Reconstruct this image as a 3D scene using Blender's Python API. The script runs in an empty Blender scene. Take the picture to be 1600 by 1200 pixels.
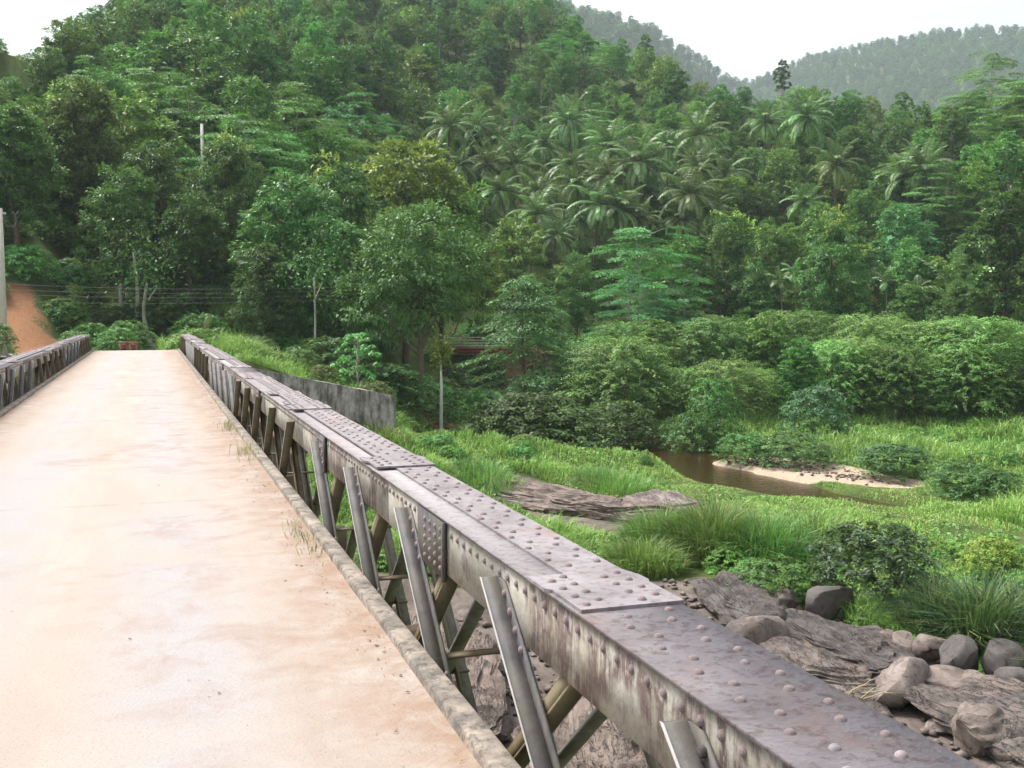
import bpy, bmesh, math, random
import numpy as np
from mathutils import Vector, noise as mnoise

# ------------------------------------------------------------------ camera, sky, sun, exposure
scene = bpy.context.scene
COL = scene.collection
CAMH = 1.65
FPX = 1660.0                      # focal length in pixels of a 1600 px wide frame
YAW, PITCH = math.radians(18.818), math.radians(-3.894)
cam = bpy.data.objects.new('camera', bpy.data.cameras.new('camera'))
COL.objects.link(cam)
cam.data.sensor_width = 36.0
cam.data.lens = 36.0 * FPX / 1600.0
cam.data.clip_start, cam.data.clip_end = 0.05, 6000
cam.location = (0, 0, CAMH)
cam.rotation_euler = (math.radians(90) + PITCH, 0, -YAW)
scene.camera = cam

SUN_AZ, SUN_EL = math.radians(-38), math.radians(58)      # azimuth from +Y, clockwise
world = bpy.data.worlds.new('World'); scene.world = world; world.use_nodes = True
nt = world.node_tree; nt.nodes.clear()
sky = nt.nodes.new('ShaderNodeTexSky'); sky.sky_type = 'NISHITA'; sky.sun_disc = False
sky.sun_elevation = SUN_EL; sky.sun_rotation = SUN_AZ
sky.dust_density = 6.0; sky.air_density = 1.0; sky.ozone_density = 1.0; sky.altitude = 100
hs = nt.nodes.new('ShaderNodeHueSaturation'); hs.inputs['Saturation'].default_value = 0.30   # an even, bright overcast
bg = nt.nodes.new('ShaderNodeBackground'); bg.inputs['Strength'].default_value = 0.105
wo = nt.nodes.new('ShaderNodeOutputWorld')
nt.links.new(sky.outputs[0], hs.inputs['Color']); nt.links.new(hs.outputs[0], bg.inputs[0]); nt.links.new(bg.outputs[0], wo.inputs[0])

sun = bpy.data.objects.new('sun', bpy.data.lights.new('sun', 'SUN')); COL.objects.link(sun)
sun.data.energy = 1.5; sun.data.angle = math.radians(14); sun.data.color = (1.0, 0.98, 0.95)
sd = Vector((math.sin(SUN_AZ) * math.cos(SUN_EL), math.cos(SUN_AZ) * math.cos(SUN_EL), math.sin(SUN_EL)))
sun.rotation_euler = sd.to_track_quat('Z', 'Y').to_euler()

vs = scene.view_settings
vs.view_transform = 'Standard'; vs.look = 'None'; vs.gamma = 1.0; vs.use_curve_mapping = False
vs.exposure = 1.48
cy = scene.cycles
cy.max_bounces = 6; cy.diffuse_bounces = 3; cy.glossy_bounces = 2; cy.transmission_bounces = 3
cy.volume_bounces = 1; cy.transparent_max_bounces = 4; cy.use_denoising = True
cy.use_fast_gi = False; cy.sample_clamp_indirect = 6.0

# ------------------------------------------------------------------ helpers
rng = np.random.default_rng(7)
random.seed(7)
FW = np.array([math.sin(YAW), math.cos(YAW)])           # forward and right on the ground
RT = np.array([math.cos(YAW), -math.sin(YAW)])

def sstep(a, b, v):
    t = np.clip((np.asarray(v, float) - a) / (np.asarray(b, float) - a), 0, 1)
    return t * t * (3 - 2 * t)

_perm = np.random.default_rng(3).random((256, 256))
def vnoise(x, y):
    x = np.asarray(x, float); y = np.asarray(y, float)
    xi = np.floor(x).astype(int); yi = np.floor(y).astype(int)
    fx = x - xi; fy = y - yi
    fx = fx * fx * (3 - 2 * fx); fy = fy * fy * (3 - 2 * fy)
    a = _perm[xi % 256, yi % 256]; b = _perm[(xi + 1) % 256, yi % 256]
    c = _perm[xi % 256, (yi + 1) % 256]; d = _perm[(xi + 1) % 256, (yi + 1) % 256]
    return (a * (1 - fx) + b * fx) * (1 - fy) + (c * (1 - fx) + d * fx) * fy
def fbm(x, y, o=4):
    s = 0.0; a = 0.5
    for k in range(o):
        s = s + a * (vnoise(x * 2 ** k + 17 * k, y * 2 ** k + 31 * k) - 0.5); a *= 0.5
    return s

def seg_dist(x, y, pts):
    """distance to a polyline and the position along it (0..1)"""
    best = np.full(np.shape(x), 1e9); par = np.zeros(np.shape(x)); n = len(pts) - 1
    for i in range(n):
        ax, ay = pts[i]; bx, by = pts[i + 1]
        dx, dy = bx - ax, by - ay
        t = np.clip(((x - ax) * dx + (y - ay) * dy) / (dx * dx + dy * dy), 0, 1)
        d = np.hypot(x - ax - t * dx, y - ay - t * dy)
        m = d < best
        best = np.where(m, d, best); par = np.where(m, (i + t) / n, par)
    return best, par

def mesh_np(name, V, quads=None, tris=None, mat=None, attrs=None, smooth=False):
    """mesh from numpy arrays; attrs: {name: per-face floats (quads first, then tris)}"""
    me = bpy.data.meshes.new(name)
    V = np.asarray(V, np.float32).reshape(-1, 3)
    Q = np.zeros((0, 4), np.int32) if quads is None else np.asarray(quads, np.int32).reshape(-1, 4)
    T = np.zeros((0, 3), np.int32) if tris is None else np.asarray(tris, np.int32).reshape(-1, 3)
    me.vertices.add(len(V)); me.vertices.foreach_set('co', V.ravel())
    me.loops.add(Q.size + T.size)
    me.loops.foreach_set('vertex_index', np.concatenate([Q.ravel(), T.ravel()]))
    me.polygons.add(len(Q) + len(T))
    st = np.concatenate([np.arange(len(Q)) * 4, Q.size + np.arange(len(T)) * 3]).astype(np.int32)
    me.polygons.foreach_set('loop_start', st)
    try:
        me.polygons.foreach_set('loop_total', np.concatenate([np.full(len(Q), 4), np.full(len(T), 3)]).astype(np.int32))
    except Exception:
        pass
    if smooth:
        me.polygons.foreach_set('use_smooth', np.ones(len(Q) + len(T), bool))
    for k, a in (attrs or {}).items():
        at_ = me.attributes.new(k, 'FLOAT', 'FACE'); at_.data.foreach_set('value', np.asarray(a, np.float32))
    if mat is not None:
        me.materials.append(mat)
    me.update(calc_edges=True)
    return me

class MB:
    """collects boxes, prisms and tubes into one mesh"""
    def __init__(s): s.v = []; s.q = []; s.t = []; s.n = 0
    def add(s, v, q=(), t=()):
        v = np.asarray(v, float).reshape(-1, 3); s.v.append(v)
        q = np.asarray(q, int).reshape(-1, 4); t = np.asarray(t, int).reshape(-1, 3)
        if len(q): s.q.append(q + s.n)
        if len(t): s.t.append(t + s.n)
        s.n += len(v); return s
    def box(s, x0, x1, y0, y1, z0, z1, shear=0.0):
        v = [(x, y + shear * (z - z0), z) for z in (z0, z1) for y in (y0, y1) for x in (x0, x1)]
        return s.add(v, [(0, 2, 3, 1), (4, 5, 7, 6), (0, 1, 5, 4), (2, 6, 7, 3), (0, 4, 6, 2), (1, 3, 7, 5)])
    def tube(s, pts, rad, n=7, cap=True):
        pts = np.asarray(pts, float); rad = np.broadcast_to(np.asarray(rad, float), (len(pts),))
        tg = np.gradient(pts, axis=0); tg /= np.linalg.norm(tg, axis=1)[:, None] + 1e-9
        ref = np.array([1, 0, 0.]) if abs(tg[0][0]) < 0.8 else np.array([0, 1., 0])
        a = np.linspace(0, 2 * np.pi, n, endpoint=False); V = []
        for p, r, t in zip(pts, rad, tg):
            u = np.cross(t, ref); u /= np.linalg.norm(u) + 1e-9; w = np.cross(t, u)
            V.append(p + r * (np.cos(a)[:, None] * u + np.sin(a)[:, None] * w))
        V = np.concatenate(V); q = []
        for i in range(len(pts) - 1):
            for j in range(n):
                k = (j + 1) % n
                q.append((i * n + j, i * n + k, (i + 1) * n + k, (i + 1) * n + j))
        tr = []
        if cap:
            V = np.concatenate([V, pts[-1:]]); c = len(V) - 1; b = (len(pts) - 1) * n
            tr = [(b + j, b + (j + 1) % n, c) for j in range(n)]
        return s.add(V, q, tr)
    def mesh(s, name, mat=None, smooth=False):
        return mesh_np(name, np.concatenate(s.v), np.concatenate(s.q) if s.q else None, np.concatenate(s.t) if s.t else None, mat, None, smooth)

def obj(name, me, parent=None, loc=(0, 0, 0), rot=(0, 0, 0), scale=(1, 1, 1)):
    o = bpy.data.objects.new(name, me); COL.objects.link(o)
    o.location = loc; o.rotation_euler = rot; o.scale = scale
    if parent is not None: o.parent = parent
    return o
def tag(o, label=None, cat=None, group=None, kind=None):
    if label: o['label'] = label
    if cat: o['category'] = cat
    if group: o['group'] = group
    if kind: o['kind'] = kind
    return o
def empty(name, loc=(0, 0, 0), rotz=0.0, scale=1.0):
    o = bpy.data.objects.new(name, None); COL.objects.link(o)
    o.location = loc; o.rotation_euler = (0, 0, rotz)
    o.scale = (scale,) * 3 if np.isscalar(scale) else scale
    o.empty_display_size = 0.3
    return o

# ------------------------------------------------------------------ materials
class NT:
    def __init__(s, name):
        s.m = bpy.data.materials.new(name); s.m.use_nodes = True; s.t = s.m.node_tree; s.t.nodes.clear()
        s.out = s.n('ShaderNodeOutputMaterial')
    def n(s, typ, **kw):
        nd = s.t.nodes.new(typ)
        for k, v in kw.items():
            if k.startswith('i_'):
                nd.inputs[k[2:].replace('_', ' ')].default_value = v
            else: setattr(nd, k, v)
        return nd
    def l(s, a, b): s.t.links.new(a, b)
    def coord(s, scale=(1, 1, 1), which='Object'):
        c = s.n('ShaderNodeTexCoord'); m = s.n('ShaderNodeMapping'); m.inputs['Scale'].default_value = scale
        s.l(c.outputs[which], m.inputs[0]); return m.outputs[0]
    def noise(s, vec, scale, detail=5, rough=0.6, dist=0.0):
        t = s.n('ShaderNodeTexNoise'); t.inputs['Scale'].default_value = scale; t.inputs['Detail'].default_value = detail
        t.inputs['Roughness'].default_value = rough; t.inputs['Distortion'].default_value = dist
        s.l(vec, t.inputs['Vector']); return t.outputs['Fac']
    def ramp(s, fac, stops):
        r = s.n('ShaderNodeValToRGB'); e = r.color_ramp.elements
        while len(e) < len(stops): e.new(0.5)
        for el, (p, c) in zip(e, stops):
            el.position = p; el.color = (c, c, c, 1) if np.isscalar(c) else (*c, 1)
        s.l(fac, r.inputs[0]); return r.outputs[0]
    def mix(s, fac, a, b, mode='MIX'):
        m = s.n('ShaderNodeMix', data_type='RGBA', blend_type=mode, clamp_factor=True)
        for sock, v in ((m.inputs[0], fac), (m.inputs[6], a), (m.inputs[7], b)):
            if hasattr(v, 'links'): s.l(v, sock)
            elif np.isscalar(v): sock.default_value = v
            else: sock.default_value = (*v, 1)
        return m.outputs[2]
    def math(s, op, a, b=None, c=None):
        m = s.n('ShaderNodeMath', operation=op)
        for i, v in enumerate((a, b, c)):
            if v is None: continue
            if hasattr(v, 'links'): s.l(v, m.inputs[i])
            else: m.inputs[i].default_value = v
        return m.outputs[0]
    def bsdf(s, col, rough=0.8, spec=0.3, bump=None, bump_d=0.01, metallic=0.0):
        b = s.n('ShaderNodeBsdfPrincipled')
        if hasattr(col, 'links'): s.l(col, b.inputs['Base Color'])
        else: b.inputs['Base Color'].default_value = (*col, 1)
        if hasattr(rough, 'links'): s.l(rough, b.inputs['Roughness'])
        else: b.inputs['Roughness'].default_value = rough
        b.inputs['Specular IOR Level'].default_value = spec
        b.inputs['Metallic'].default_value = metallic
        if bump is not None:
            bp = s.n('ShaderNodeBump'); bp.inputs['Distance'].default_value = bump_d; bp.inputs['Strength'].default_value = 1.0
            s.l(bump, bp.inputs['Height']); s.l(bp.outputs[0], b.inputs['Normal'])
        s.l(b.outputs[0], s.out.inputs[0]); return b

def leaf_material(name, base=None, yellow=(0.30, 0.32, 0.05), rough=0.47, trans=0.28, var_lo=0.35, var_hi=1.75, yel=0.12):
    """leaf colour = object's own tint (or base) varied leaf by leaf, with some yellowed leaves"""
    n = NT(name)
    oi = n.n('ShaderNodeObjectInfo'); at = n.n('ShaderNodeAttribute', attribute_name='var')
    var = at.outputs['Fac']
    col = oi.outputs['Color'] if base is None else None
    if base is not None:
        rgb = n.n('ShaderNodeRGB'); rgb.outputs[0].default_value = (*base, 1); col = rgb.outputs[0]
    f = n.math('MULTIPLY_ADD', var, var_hi - var_lo, var_lo)
    r = n.math('MULTIPLY_ADD', oi.outputs['Random'], 0.5, 0.75)
    k = n.math('MULTIPLY', f, r)
    hsv = n.n('ShaderNodeHueSaturation'); n.l(col, hsv.inputs['Color']); n.l(k, hsv.inputs['Value'])
    hue = n.math('MULTIPLY_ADD', oi.outputs['Random'], 0.05, 0.475); n.l(hue, hsv.inputs['Hue'])
    yf = n.math('MULTIPLY', n.math('GREATER_THAN', var, 0.94), yel * 5)
    c2 = n.mix(yf, hsv.outputs[0], yellow)
    b = n.n('ShaderNodeBsdfPrincipled'); n.l(c2, b.inputs['Base Color'])
    b.inputs['Roughness'].default_value = rough; b.inputs['Specular IOR Level'].default_value = 0.33
    tr = n.n('ShaderNodeBsdfTranslucent'); c3 = n.mix(0.35, c2, (0.20, 0.32, 0.04)); n.l(c3, tr.inputs['Color'])
    mx = n.n('ShaderNodeMixShader'); mx.inputs[0].default_value = trans
    n.l(b.outputs[0], mx.inputs[1]); n.l(tr.outputs[0], mx.inputs[2]); n.l(mx.outputs[0], n.out.inputs[0])
    return n.m

M = {}
M['leaf'] = leaf_material('leaf_green')
M['frond'] = leaf_material('palm_frond', rough=0.38, trans=0.22, yel=0.05)
M['grass'] = leaf_material('grass_blade', rough=0.55, trans=0.3, var_lo=0.6, var_hi=1.4, yellow=(0.42, 0.38, 0.16), yel=0.17)

def bark(name, a, b):
    n = NT(name); v = n.coord((1, 1, 0.25)); f = n.noise(v, 9, 6, 0.7); g = n.noise(v, 2.2, 3)
    c = n.mix(n.ramp(f, [(0.35, 0), (0.65, 1)]), a, b); c = n.mix(n.ramp(g, [(0.45, 0), (0.7, 0.6)]), c, (0.12, 0.14, 0.08))
    n.bsdf(c, 0.9, 0.2, f, 0.02); return n.m
M['bark'] = bark('bark_brown', (0.10, 0.075, 0.05), (0.21, 0.16, 0.11))
M['bark_white'] = bark('bark_white', (0.50, 0.47, 0.42), (0.72, 0.70, 0.65))
M['bark_pale'] = bark('bark_pale', (0.30, 0.27, 0.22), (0.52, 0.48, 0.42))

def plain0(name, a, b):
    n = NT(name); f = n.noise(n.coord(), 14, 5, 0.65); n.bsdf(n.mix(f, a, b), 0.55, 0.4); return n.m
def steel_top():
    n = NT('purple_grey_steel_paint'); v = n.coord()
    f = n.noise(v, 3.0, 6, 0.65); g = n.noise(v, 26, 4, 0.7); h = n.noise(v, 1.4, 3, 0.5, 0.6)
    c = n.mix(n.ramp(f, [(0.3, 0), (0.7, 1)]), (0.168, 0.143, 0.150), (0.305, 0.275, 0.285))
    c = n.mix(n.ramp(g, [(0.50, 0), (0.66, 0.7)]), c, (0.105, 0.062, 0.055))
    c = n.mix(n.math('MULTIPLY', n.ramp(h, [(0.56, 0), (0.68, 0.55)]), n.ramp(n.noise(v, 9, 5, 0.7), [(0.42, 0), (0.6, 1)])), c, (0.30, 0.165, 0.135))
    n.bsdf(c, n.math('MULTIPLY_ADD', f, 0.35, 0.35), 0.45, g, 0.0025); return n.m
def steel_side(name, rust=0.5, olive=0.5, shift=0.0):
    """flaking side paint: cream and olive film over rust-brown, run down in streaks"""
    n = NT(name)
    c0 = n.n('ShaderNodeTexCoord'); mp = n.n('ShaderNodeMapping'); mp.inputs['Scale'].default_value = (1, 1, 0.14)
    mp.inputs['Location'].default_value = (shift, shift, 0)
    n.l(c0.outputs['Object'], mp.inputs[0]); st = mp.outputs[0]
    iso = n.coord((1, 1, 1))
    f = n.math('ADD', n.math('MULTIPLY', n.noise(st, 13, 6, 0.75), 0.65), n.math('MULTIPLY', n.noise(iso, 9, 5, 0.7), 0.35)); b = n.noise(iso, 2.1, 4, 0.55, 0.3); o = n.noise(iso, 3.7, 4, 0.6); s = n.noise(iso, 48, 3, 0.7)
    c = n.mix(n.ramp(o, [(0.40, 0), (0.62, 1)]), (0.40, 0.378, 0.335), (0.29, 0.272, 0.205))
    c = n.mix(n.ramp(s, [(0.42, 0), (0.75, 0.45)]), c, (0.12, 0.10, 0.08))
    m = n.math('MULTIPLY', n.ramp(f, [(0.43, 0), (0.52, 1)]), n.ramp(b, [(0.60 - 0.2 * rust, 0), (0.68 - 0.2 * rust, 1)]))
    c = n.mix(m, c, (0.12, 0.082, 0.074))
    fl = n.math('MULTIPLY', n.ramp(f, [(0.55, 0), (0.58, 1)]), n.ramp(b, [(0.45, 0), (0.6, 1)]))
    c = n.mix(n.math('MULTIPLY', fl, 0.65), c, (0.43, 0.41, 0.36))
    n.bsdf(c, 0.7, 0.3, n.mix(0.5, f, s), 0.003); return n.m
def steel_member(name, a, b, c3, k=0.5):
    n = NT(name); v = n.coord((1, 1, 0.3)); iso = n.coord()
    f = n.noise(v, 16, 5, 0.7); g = n.noise(iso, 2.6, 4, 0.6); s = n.noise(iso, 55, 3, 0.7)
    c = n.mix(n.ramp(f, [(0.35, 0), (0.65, 1)]), a, b)
    c = n.mix(n.math('MULTIPLY', n.ramp(g, [(0.48, 0), (0.6, 1)]), k), c, c3)
    c = n.mix(n.ramp(s, [(0.6, 0), (0.75, 0.5)]), c, (0.07, 0.05, 0.045))
    n.bsdf(c, 0.6, 0.35, s, 0.002); return n.m
M['steel_top'] = steel_top()
M['steel_side'] = steel_side('weathered_side_paint', 0.75)
M['steel_edge'] = plain0('worn_steel_edge', (0.27, 0.26, 0.25), (0.40, 0.39, 0.37))
M['steel_side2'] = steel_side('weathered_side_paint_pale', 0.25, shift=4.2)
M['steel_dark'] = steel_member('slate_steel', (0.055, 0.050, 0.054), (0.105, 0.095, 0.098), (0.135, 0.125, 0.08))
M['steel_brown'] = steel_member('rust_brown_steel', (0.10, 0.065, 0.04), (0.19, 0.13, 0.075), (0.17, 0.155, 0.08))
M['steel_olive'] = steel_member('olive_grey_steel', (0.17, 0.15, 0.10), (0.27, 0.25, 0.19), (0.10, 0.07, 0.05))
M['rivet'] = steel_member('rivet_steel', (0.19, 0.16, 0.165), (0.31, 0.275, 0.28), (0.27, 0.14, 0.115), 0.8)

def deck_material():
    n = NT('sandy_concrete_deck'); v = n.coord(); ls = n.coord((1, 0.16, 1))
    a = n.noise(v, 0.55, 5, 0.55, 0.4); b = n.noise(ls, 2.0, 4, 0.6); g = n.noise(v, 60, 4, 0.75); d = n.noise(v, 4.2, 6, 0.7, 0.5)
    xs = n.n('ShaderNodeSeparateXYZ'); n.l(v, xs.inputs[0])
    # two paler grey wheel tracks swept clear of sand
    t1 = n.math('ABSOLUTE', n.math('ADD', xs.outputs[0], 1.1)); t2 = n.math('ABSOLUTE', n.math('ADD', xs.outputs[0], -0.12))
    tr = n.ramp(n.math('MINIMUM', t1, t2), [(0.1, 1), (0.55, 0)])
    c = n.mix(n.ramp(b, [(0.3, 0), (0.7, 1)]), (0.362, 0.306, 0.264), (0.412, 0.366, 0.328))
    grey = n.math('MULTIPLY', tr, n.ramp(a, [(0.34, 0), (0.52, 1)]))
    c = n.mix(grey, c, (0.365, 0.343, 0.338))
    e = n.math('ABSOLUTE', n.math('ADD', xs.outputs[0], 0.55))          # dirtier towards both kerbs
    edge = n.math('MULTIPLY', n.ramp(n.math('MULTIPLY', e, 0.5), [(0.50, 0), (0.80, 0.9)]), n.ramp(d, [(0.34, 0), (0.60, 1)]))
    c = n.mix(edge, c, (0.29, 0.195, 0.135))
    p = n.math('MULTIPLY', n.ramp(n.noise(v, 2.1, 7, 0.72, 0.4), [(0.46, 0), (0.62, 1)]), n.ramp(n.math('ADD', n.math('MULTIPLY', xs.outputs[0], 0.10), a), [(0.44, 0), (0.60, 0.6)]))
    c = n.mix(p, c, (0.285, 0.19, 0.135))
    c = n.mix(n.ramp(g, [(0.57, 0), (0.72, 0.55)]), c, (0.22, 0.155, 0.112))
    tw = n.noise(n.coord((1, 0.035, 1)), 7, 5, 0.65); c = n.mix(n.math('MULTIPLY', n.ramp(tw, [(0.52, 0), (0.66, 0.5)]), n.ramp(b, [(0.4, 0), (0.6, 1)])), c, (0.36, 0.30, 0.26))
    jt = n.ramp(n.math('ABSOLUTE', n.math('ADD', n.math('FRACT', n.math('MULTIPLY_ADD', xs.outputs[1], 1 / 15.75, 0.889)), -0.5)), [(0.0, 0.5), (0.0016, 0)])
    c = n.mix(n.math('MULTIPLY', jt, n.ramp(d, [(0.45, 0), (0.6, 1)])), c, (0.24, 0.18, 0.14))
    c = n.mix(n.ramp(n.noise(v, 150, 3, 0.8), [(0.45, 0), (0.62, 0.22)]), c, (0.24, 0.17, 0.125))
    n.bsdf(c, 0.92, 0.2, n.mix(0.6, g, d), 0.014); return n.m
M['deck'] = deck_material()

def kerb_material():
    n = NT('stained_kerb_concrete'); v = n.coord(); f = n.noise(v, 5, 6, 0.7, 0.4); g = n.noise(v, 13, 6, 0.75); s = n.noise(v, 70, 3, 0.7)
    c = n.mix(n.ramp(f, [(0.38, 0), (0.62, 1)]), (0.15, 0.135, 0.118), (0.36, 0.30, 0.245))
    c = n.mix(n.ramp(g, [(0.50, 0), (0.62, 0.8)]), c, (0.07, 0.064, 0.056))
    c = n.mix(n.ramp(s, [(0.58, 0), (0.76, 0.6)]), c, (0.05, 0.045, 0.04))
    n.bsdf(c, 0.92, 0.2, n.mix(0.6, g, s), 0.006); return n.m
def concrete(name, a, b, stain, k=0.8, sc=1.0):
    n = NT(name); v = n.coord(); vz = n.coord((1, 1, 0.25))
    f = n.noise(v, 2.2 * sc, 6, 0.65, 0.3); g = n.noise(vz, 5 * sc, 5, 0.7); s = n.noise(v, 42, 3, 0.7)
    c = n.mix(n.ramp(f, [(0.35, 0), (0.65, 1)]), a, b)
    c = n.mix(n.math('MULTIPLY', n.ramp(g, [(0.42, 0), (0.62, 1)]), k), c, stain)
    c = n.mix(n.ramp(s, [(0.58, 0), (0.78, 0.5)]), c, (0.06, 0.055, 0.05))
    n.bsdf(c, 0.92, 0.2, n.mix(0.5, g, s), 0.008); return n.m
M['kerb'] = kerb_material() if True else concrete('stained_kerb_concrete', (0.24, 0.20, 0.165), (0.33, 0.28, 0.235), (0.085, 0.075, 0.064), 0.85, 3.2)
M['wall'] = concrete('mossy_wall_concrete', (0.22, 0.195, 0.165), (0.44, 0.41, 0.365), (0.075, 0.067, 0.052), 0.9, 0.8)
M['pole'] = concrete('pale_pole_concrete', (0.52, 0.50, 0.42), (0.62, 0.60, 0.52), (0.40, 0.39, 0.31), 0.5)
M['soffit'] = concrete('underside_concrete', (0.22, 0.20, 0.18), (0.30, 0.28, 0.25), (0.10, 0.09, 0.08), 0.6)

def rock_material(name, a, b, dark, pink, layer=(2.2, 0.45, 3.2), bump=0.16, ck_a=0.85, ck_b=0.8):
    n = NT(name); iso = n.coord(which='Object'); ly = n.coord(layer)
    f = n.noise(ly, 2.0, 6, 0.65, 0.6); g = n.noise(iso, 1.3, 5, 0.6, 0.4); s = n.noise(iso, 24, 5, 0.7); cr = n.noise(ly, 3.6, 6, 0.7, 0.8)
    c = n.mix(n.ramp(f, [(0.36, 0), (0.62, 1)]), a, b)
    c = n.mix(n.ramp(g, [(0.44, 0), (0.62, 0.85)]), c, dark)
    c = n.mix(n.ramp(n.noise(iso, 0.9, 4, 0.6), [(0.54, 0), (0.68, 0.7)]), c, pink)
    c = n.mix(n.ramp(cr, [(0.33, 0.95), (0.43, 0)]), c, (0.022, 0.019, 0.018))
    lin = n.ramp(n.math('ABSOLUTE', n.math('ADD', n.noise(ly, 1.7, 5, 0.62, 1.0), -0.5)), [(0.0, 1), (0.022, 0)])
    lin2 = n.ramp(n.math('ABSOLUTE', n.math('ADD', n.noise(iso, 1.9, 4, 0.6, 0.8), -0.5)), [(0.0, ck_b), (0.016, 0)])
    ck = n.math('MAXIMUM', lin, lin2)
    c = n.mix(n.math('MULTIPLY', ck, ck_a), c, (0.018, 0.016, 0.015))
    cr = n.math('SUBTRACT', cr, n.math('MULTIPLY', ck, 0.6 * ck_a))
    c = n.mix(n.ramp(s, [(0.55, 0), (0.75, 0.4)]), c, (0.06, 0.05, 0.045))
    n.bsdf(c, 0.78, 0.35, n.mix(0.35, n.mix(0.5, cr, f), s), bump); return n.m
M['rock_dark'] = rock_material('dark_grey_rock', (0.10, 0.085, 0.078), (0.17, 0.145, 0.13), (0.065, 0.055, 0.052), (0.22, 0.16, 0.13))
M['rock_brown'] = rock_material('brown_banded_rock', (0.155, 0.122, 0.104), (0.265, 0.218, 0.19), (0.085, 0.070, 0.062), (0.30, 0.225, 0.185))
M['boulder_dark'] = rock_material('dark_boulder', (0.085, 0.073, 0.068), (0.14, 0.121, 0.112), (0.075, 0.063, 0.058), (0.21, 0.16, 0.135), (1, 1, 1.2), 0.035, 0.25)
M['boulder_brown'] = rock_material('brown_boulder', (0.17, 0.132, 0.11), (0.27, 0.218, 0.188), (0.10, 0.08, 0.07), (0.33, 0.245, 0.20), (1, 1, 1.4), 0.045, 0.35)
M['boulder_pale'] = rock_material('pale_boulder', (0.20, 0.155, 0.132), (0.315, 0.262, 0.235), (0.12, 0.095, 0.083), (0.32, 0.225, 0.18), (1, 1, 1.6), 0.05, 0.45)
M['rock_tan'] = rock_material('light_tan_rock', (0.22, 0.165, 0.132), (0.38, 0.30, 0.25), (0.12, 0.092, 0.076), (0.40, 0.285, 0.22), (3.0, 0.30, 4.0), 0.2, 0.9, 0.1)
M['rock_pale'] = rock_material('pinkish_pale_rock', (0.25, 0.195, 0.17), (0.38, 0.315, 0.285), (0.14, 0.11, 0.096), (0.38, 0.265, 0.215))

def ground_material():
    n = NT('valley_ground'); v = n.coord()
    at = n.n('ShaderNodeAttribute', attribute_name='mask'); sp = n.n('ShaderNodeSeparateColor'); n.l(at.outputs['Color'], sp.inputs[0])
    f = n.noise(v, 0.6, 6, 0.65); g = n.noise(v, 7, 5, 0.7); s = n.noise(v, 38, 4, 0.75); ly = n.noise(n.coord((0.35, 0.14, 2)), 3.2, 6, 0.68, 0.6)
    def edge(ch): return n.ramp(n.math('ADD', ch, n.math('MULTIPLY_ADD', g, 0.7, -0.35)), [(0.42, 0), (0.58, 1)])
    c = n.mix(n.ramp(f, [(0.36, 0), (0.64, 1)]), (0.055, 0.085, 0.025), (0.115, 0.155, 0.04))
    c = n.mix(n.ramp(s, [(0.55, 0), (0.7, 0.6)]), c, (0.06, 0.05, 0.03))
    rk = n.mix(n.ramp(ly, [(0.36, 0), (0.62, 1)]), (0.12, 0.095, 0.08), (0.25, 0.205, 0.175))
    rk = n.mix(n.ramp(g, [(0.5, 0), (0.7, 0.6)]), rk, (0.09, 0.072, 0.062))
    c = n.mix(edge(sp.outputs[0]), c, rk)
    sa = n.mix(n.ramp(g, [(0.35, 0), (0.65, 1)]), (0.42, 0.32, 0.225), (0.56, 0.45, 0.34))
    sa = n.mix(n.ramp(s, [(0.52, 0), (0.62, 0.6)]), sa, (0.27, 0.18, 0.12))
    c = n.mix(edge(sp.outputs[1]), c, sa)
    dr = n.mix(n.ramp(g, [(0.35, 0), (0.65, 1)]), (0.27, 0.125, 0.06), (0.38, 0.20, 0.105))
    c = n.mix(edge(sp.outputs[2]), c, dr)
    n.bsdf(c, 0.95, 0.15, n.mix(0.5, g, s), 0.08); return n.m
M['ground'] = ground_material()

def water_material():
    n = NT('tea_brown_river_water'); v = n.coord()
    b = n.bsdf((0.036, 0.016, 0.007), 0.05, 0.5, n.noise(v, 4.0, 4, 0.6), 0.022)
    b.inputs['IOR'].default_value = 1.33; return n.m
M['water'] = water_material()

def plain(name, a, b, rough=0.8, sc=8, bump=0.003, spec=0.3):
    n = NT(name); v = n.coord(); f = n.noise(v, sc, 5, 0.65)
    n.bsdf(n.mix(n.ramp(f, [(0.35, 0), (0.65, 1)]), a, b), rough, spec, f, bump); return n.m
M['brick'] = plain('red_brick_post', (0.28, 0.10, 0.06), (0.38, 0.17, 0.10), 0.85, 14)
M['brick_dark'] = plain('dark_recess_paint', (0.10, 0.05, 0.04), (0.15, 0.08, 0.06))
M['red_paint'] = plain('dull_red_paint', (0.30, 0.045, 0.04), (0.40, 0.07, 0.055), 0.6)
M['white_paint'] = plain('dusty_white_paint', (0.62, 0.60, 0.54), (0.74, 0.72, 0.66), 0.7)
M['mud_wall'] = plain('brown_mud_plaster', (0.24, 0.135, 0.08), (0.36, 0.22, 0.14), 0.9, 3)
M['tin'] = plain('grey_tin_sheet', (0.50, 0.50, 0.50), (0.66, 0.66, 0.66), 0.45)
M['asphalt'] = plain('dusty_asphalt', (0.16, 0.145, 0.13), (0.25, 0.22, 0.19), 0.9, 3)
M['wire'] = plain('aluminium_wire', (0.13, 0.13, 0.13), (0.18, 0.18, 0.18), 0.6)
M['straw'] = plain('dry_straw', (0.34, 0.27, 0.16), (0.46, 0.38, 0.24), 0.9)
M['coconut'] = plain('orange_brown_coconuts', (0.26, 0.12, 0.04), (0.38, 0.19, 0.07), 0.6)

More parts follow.
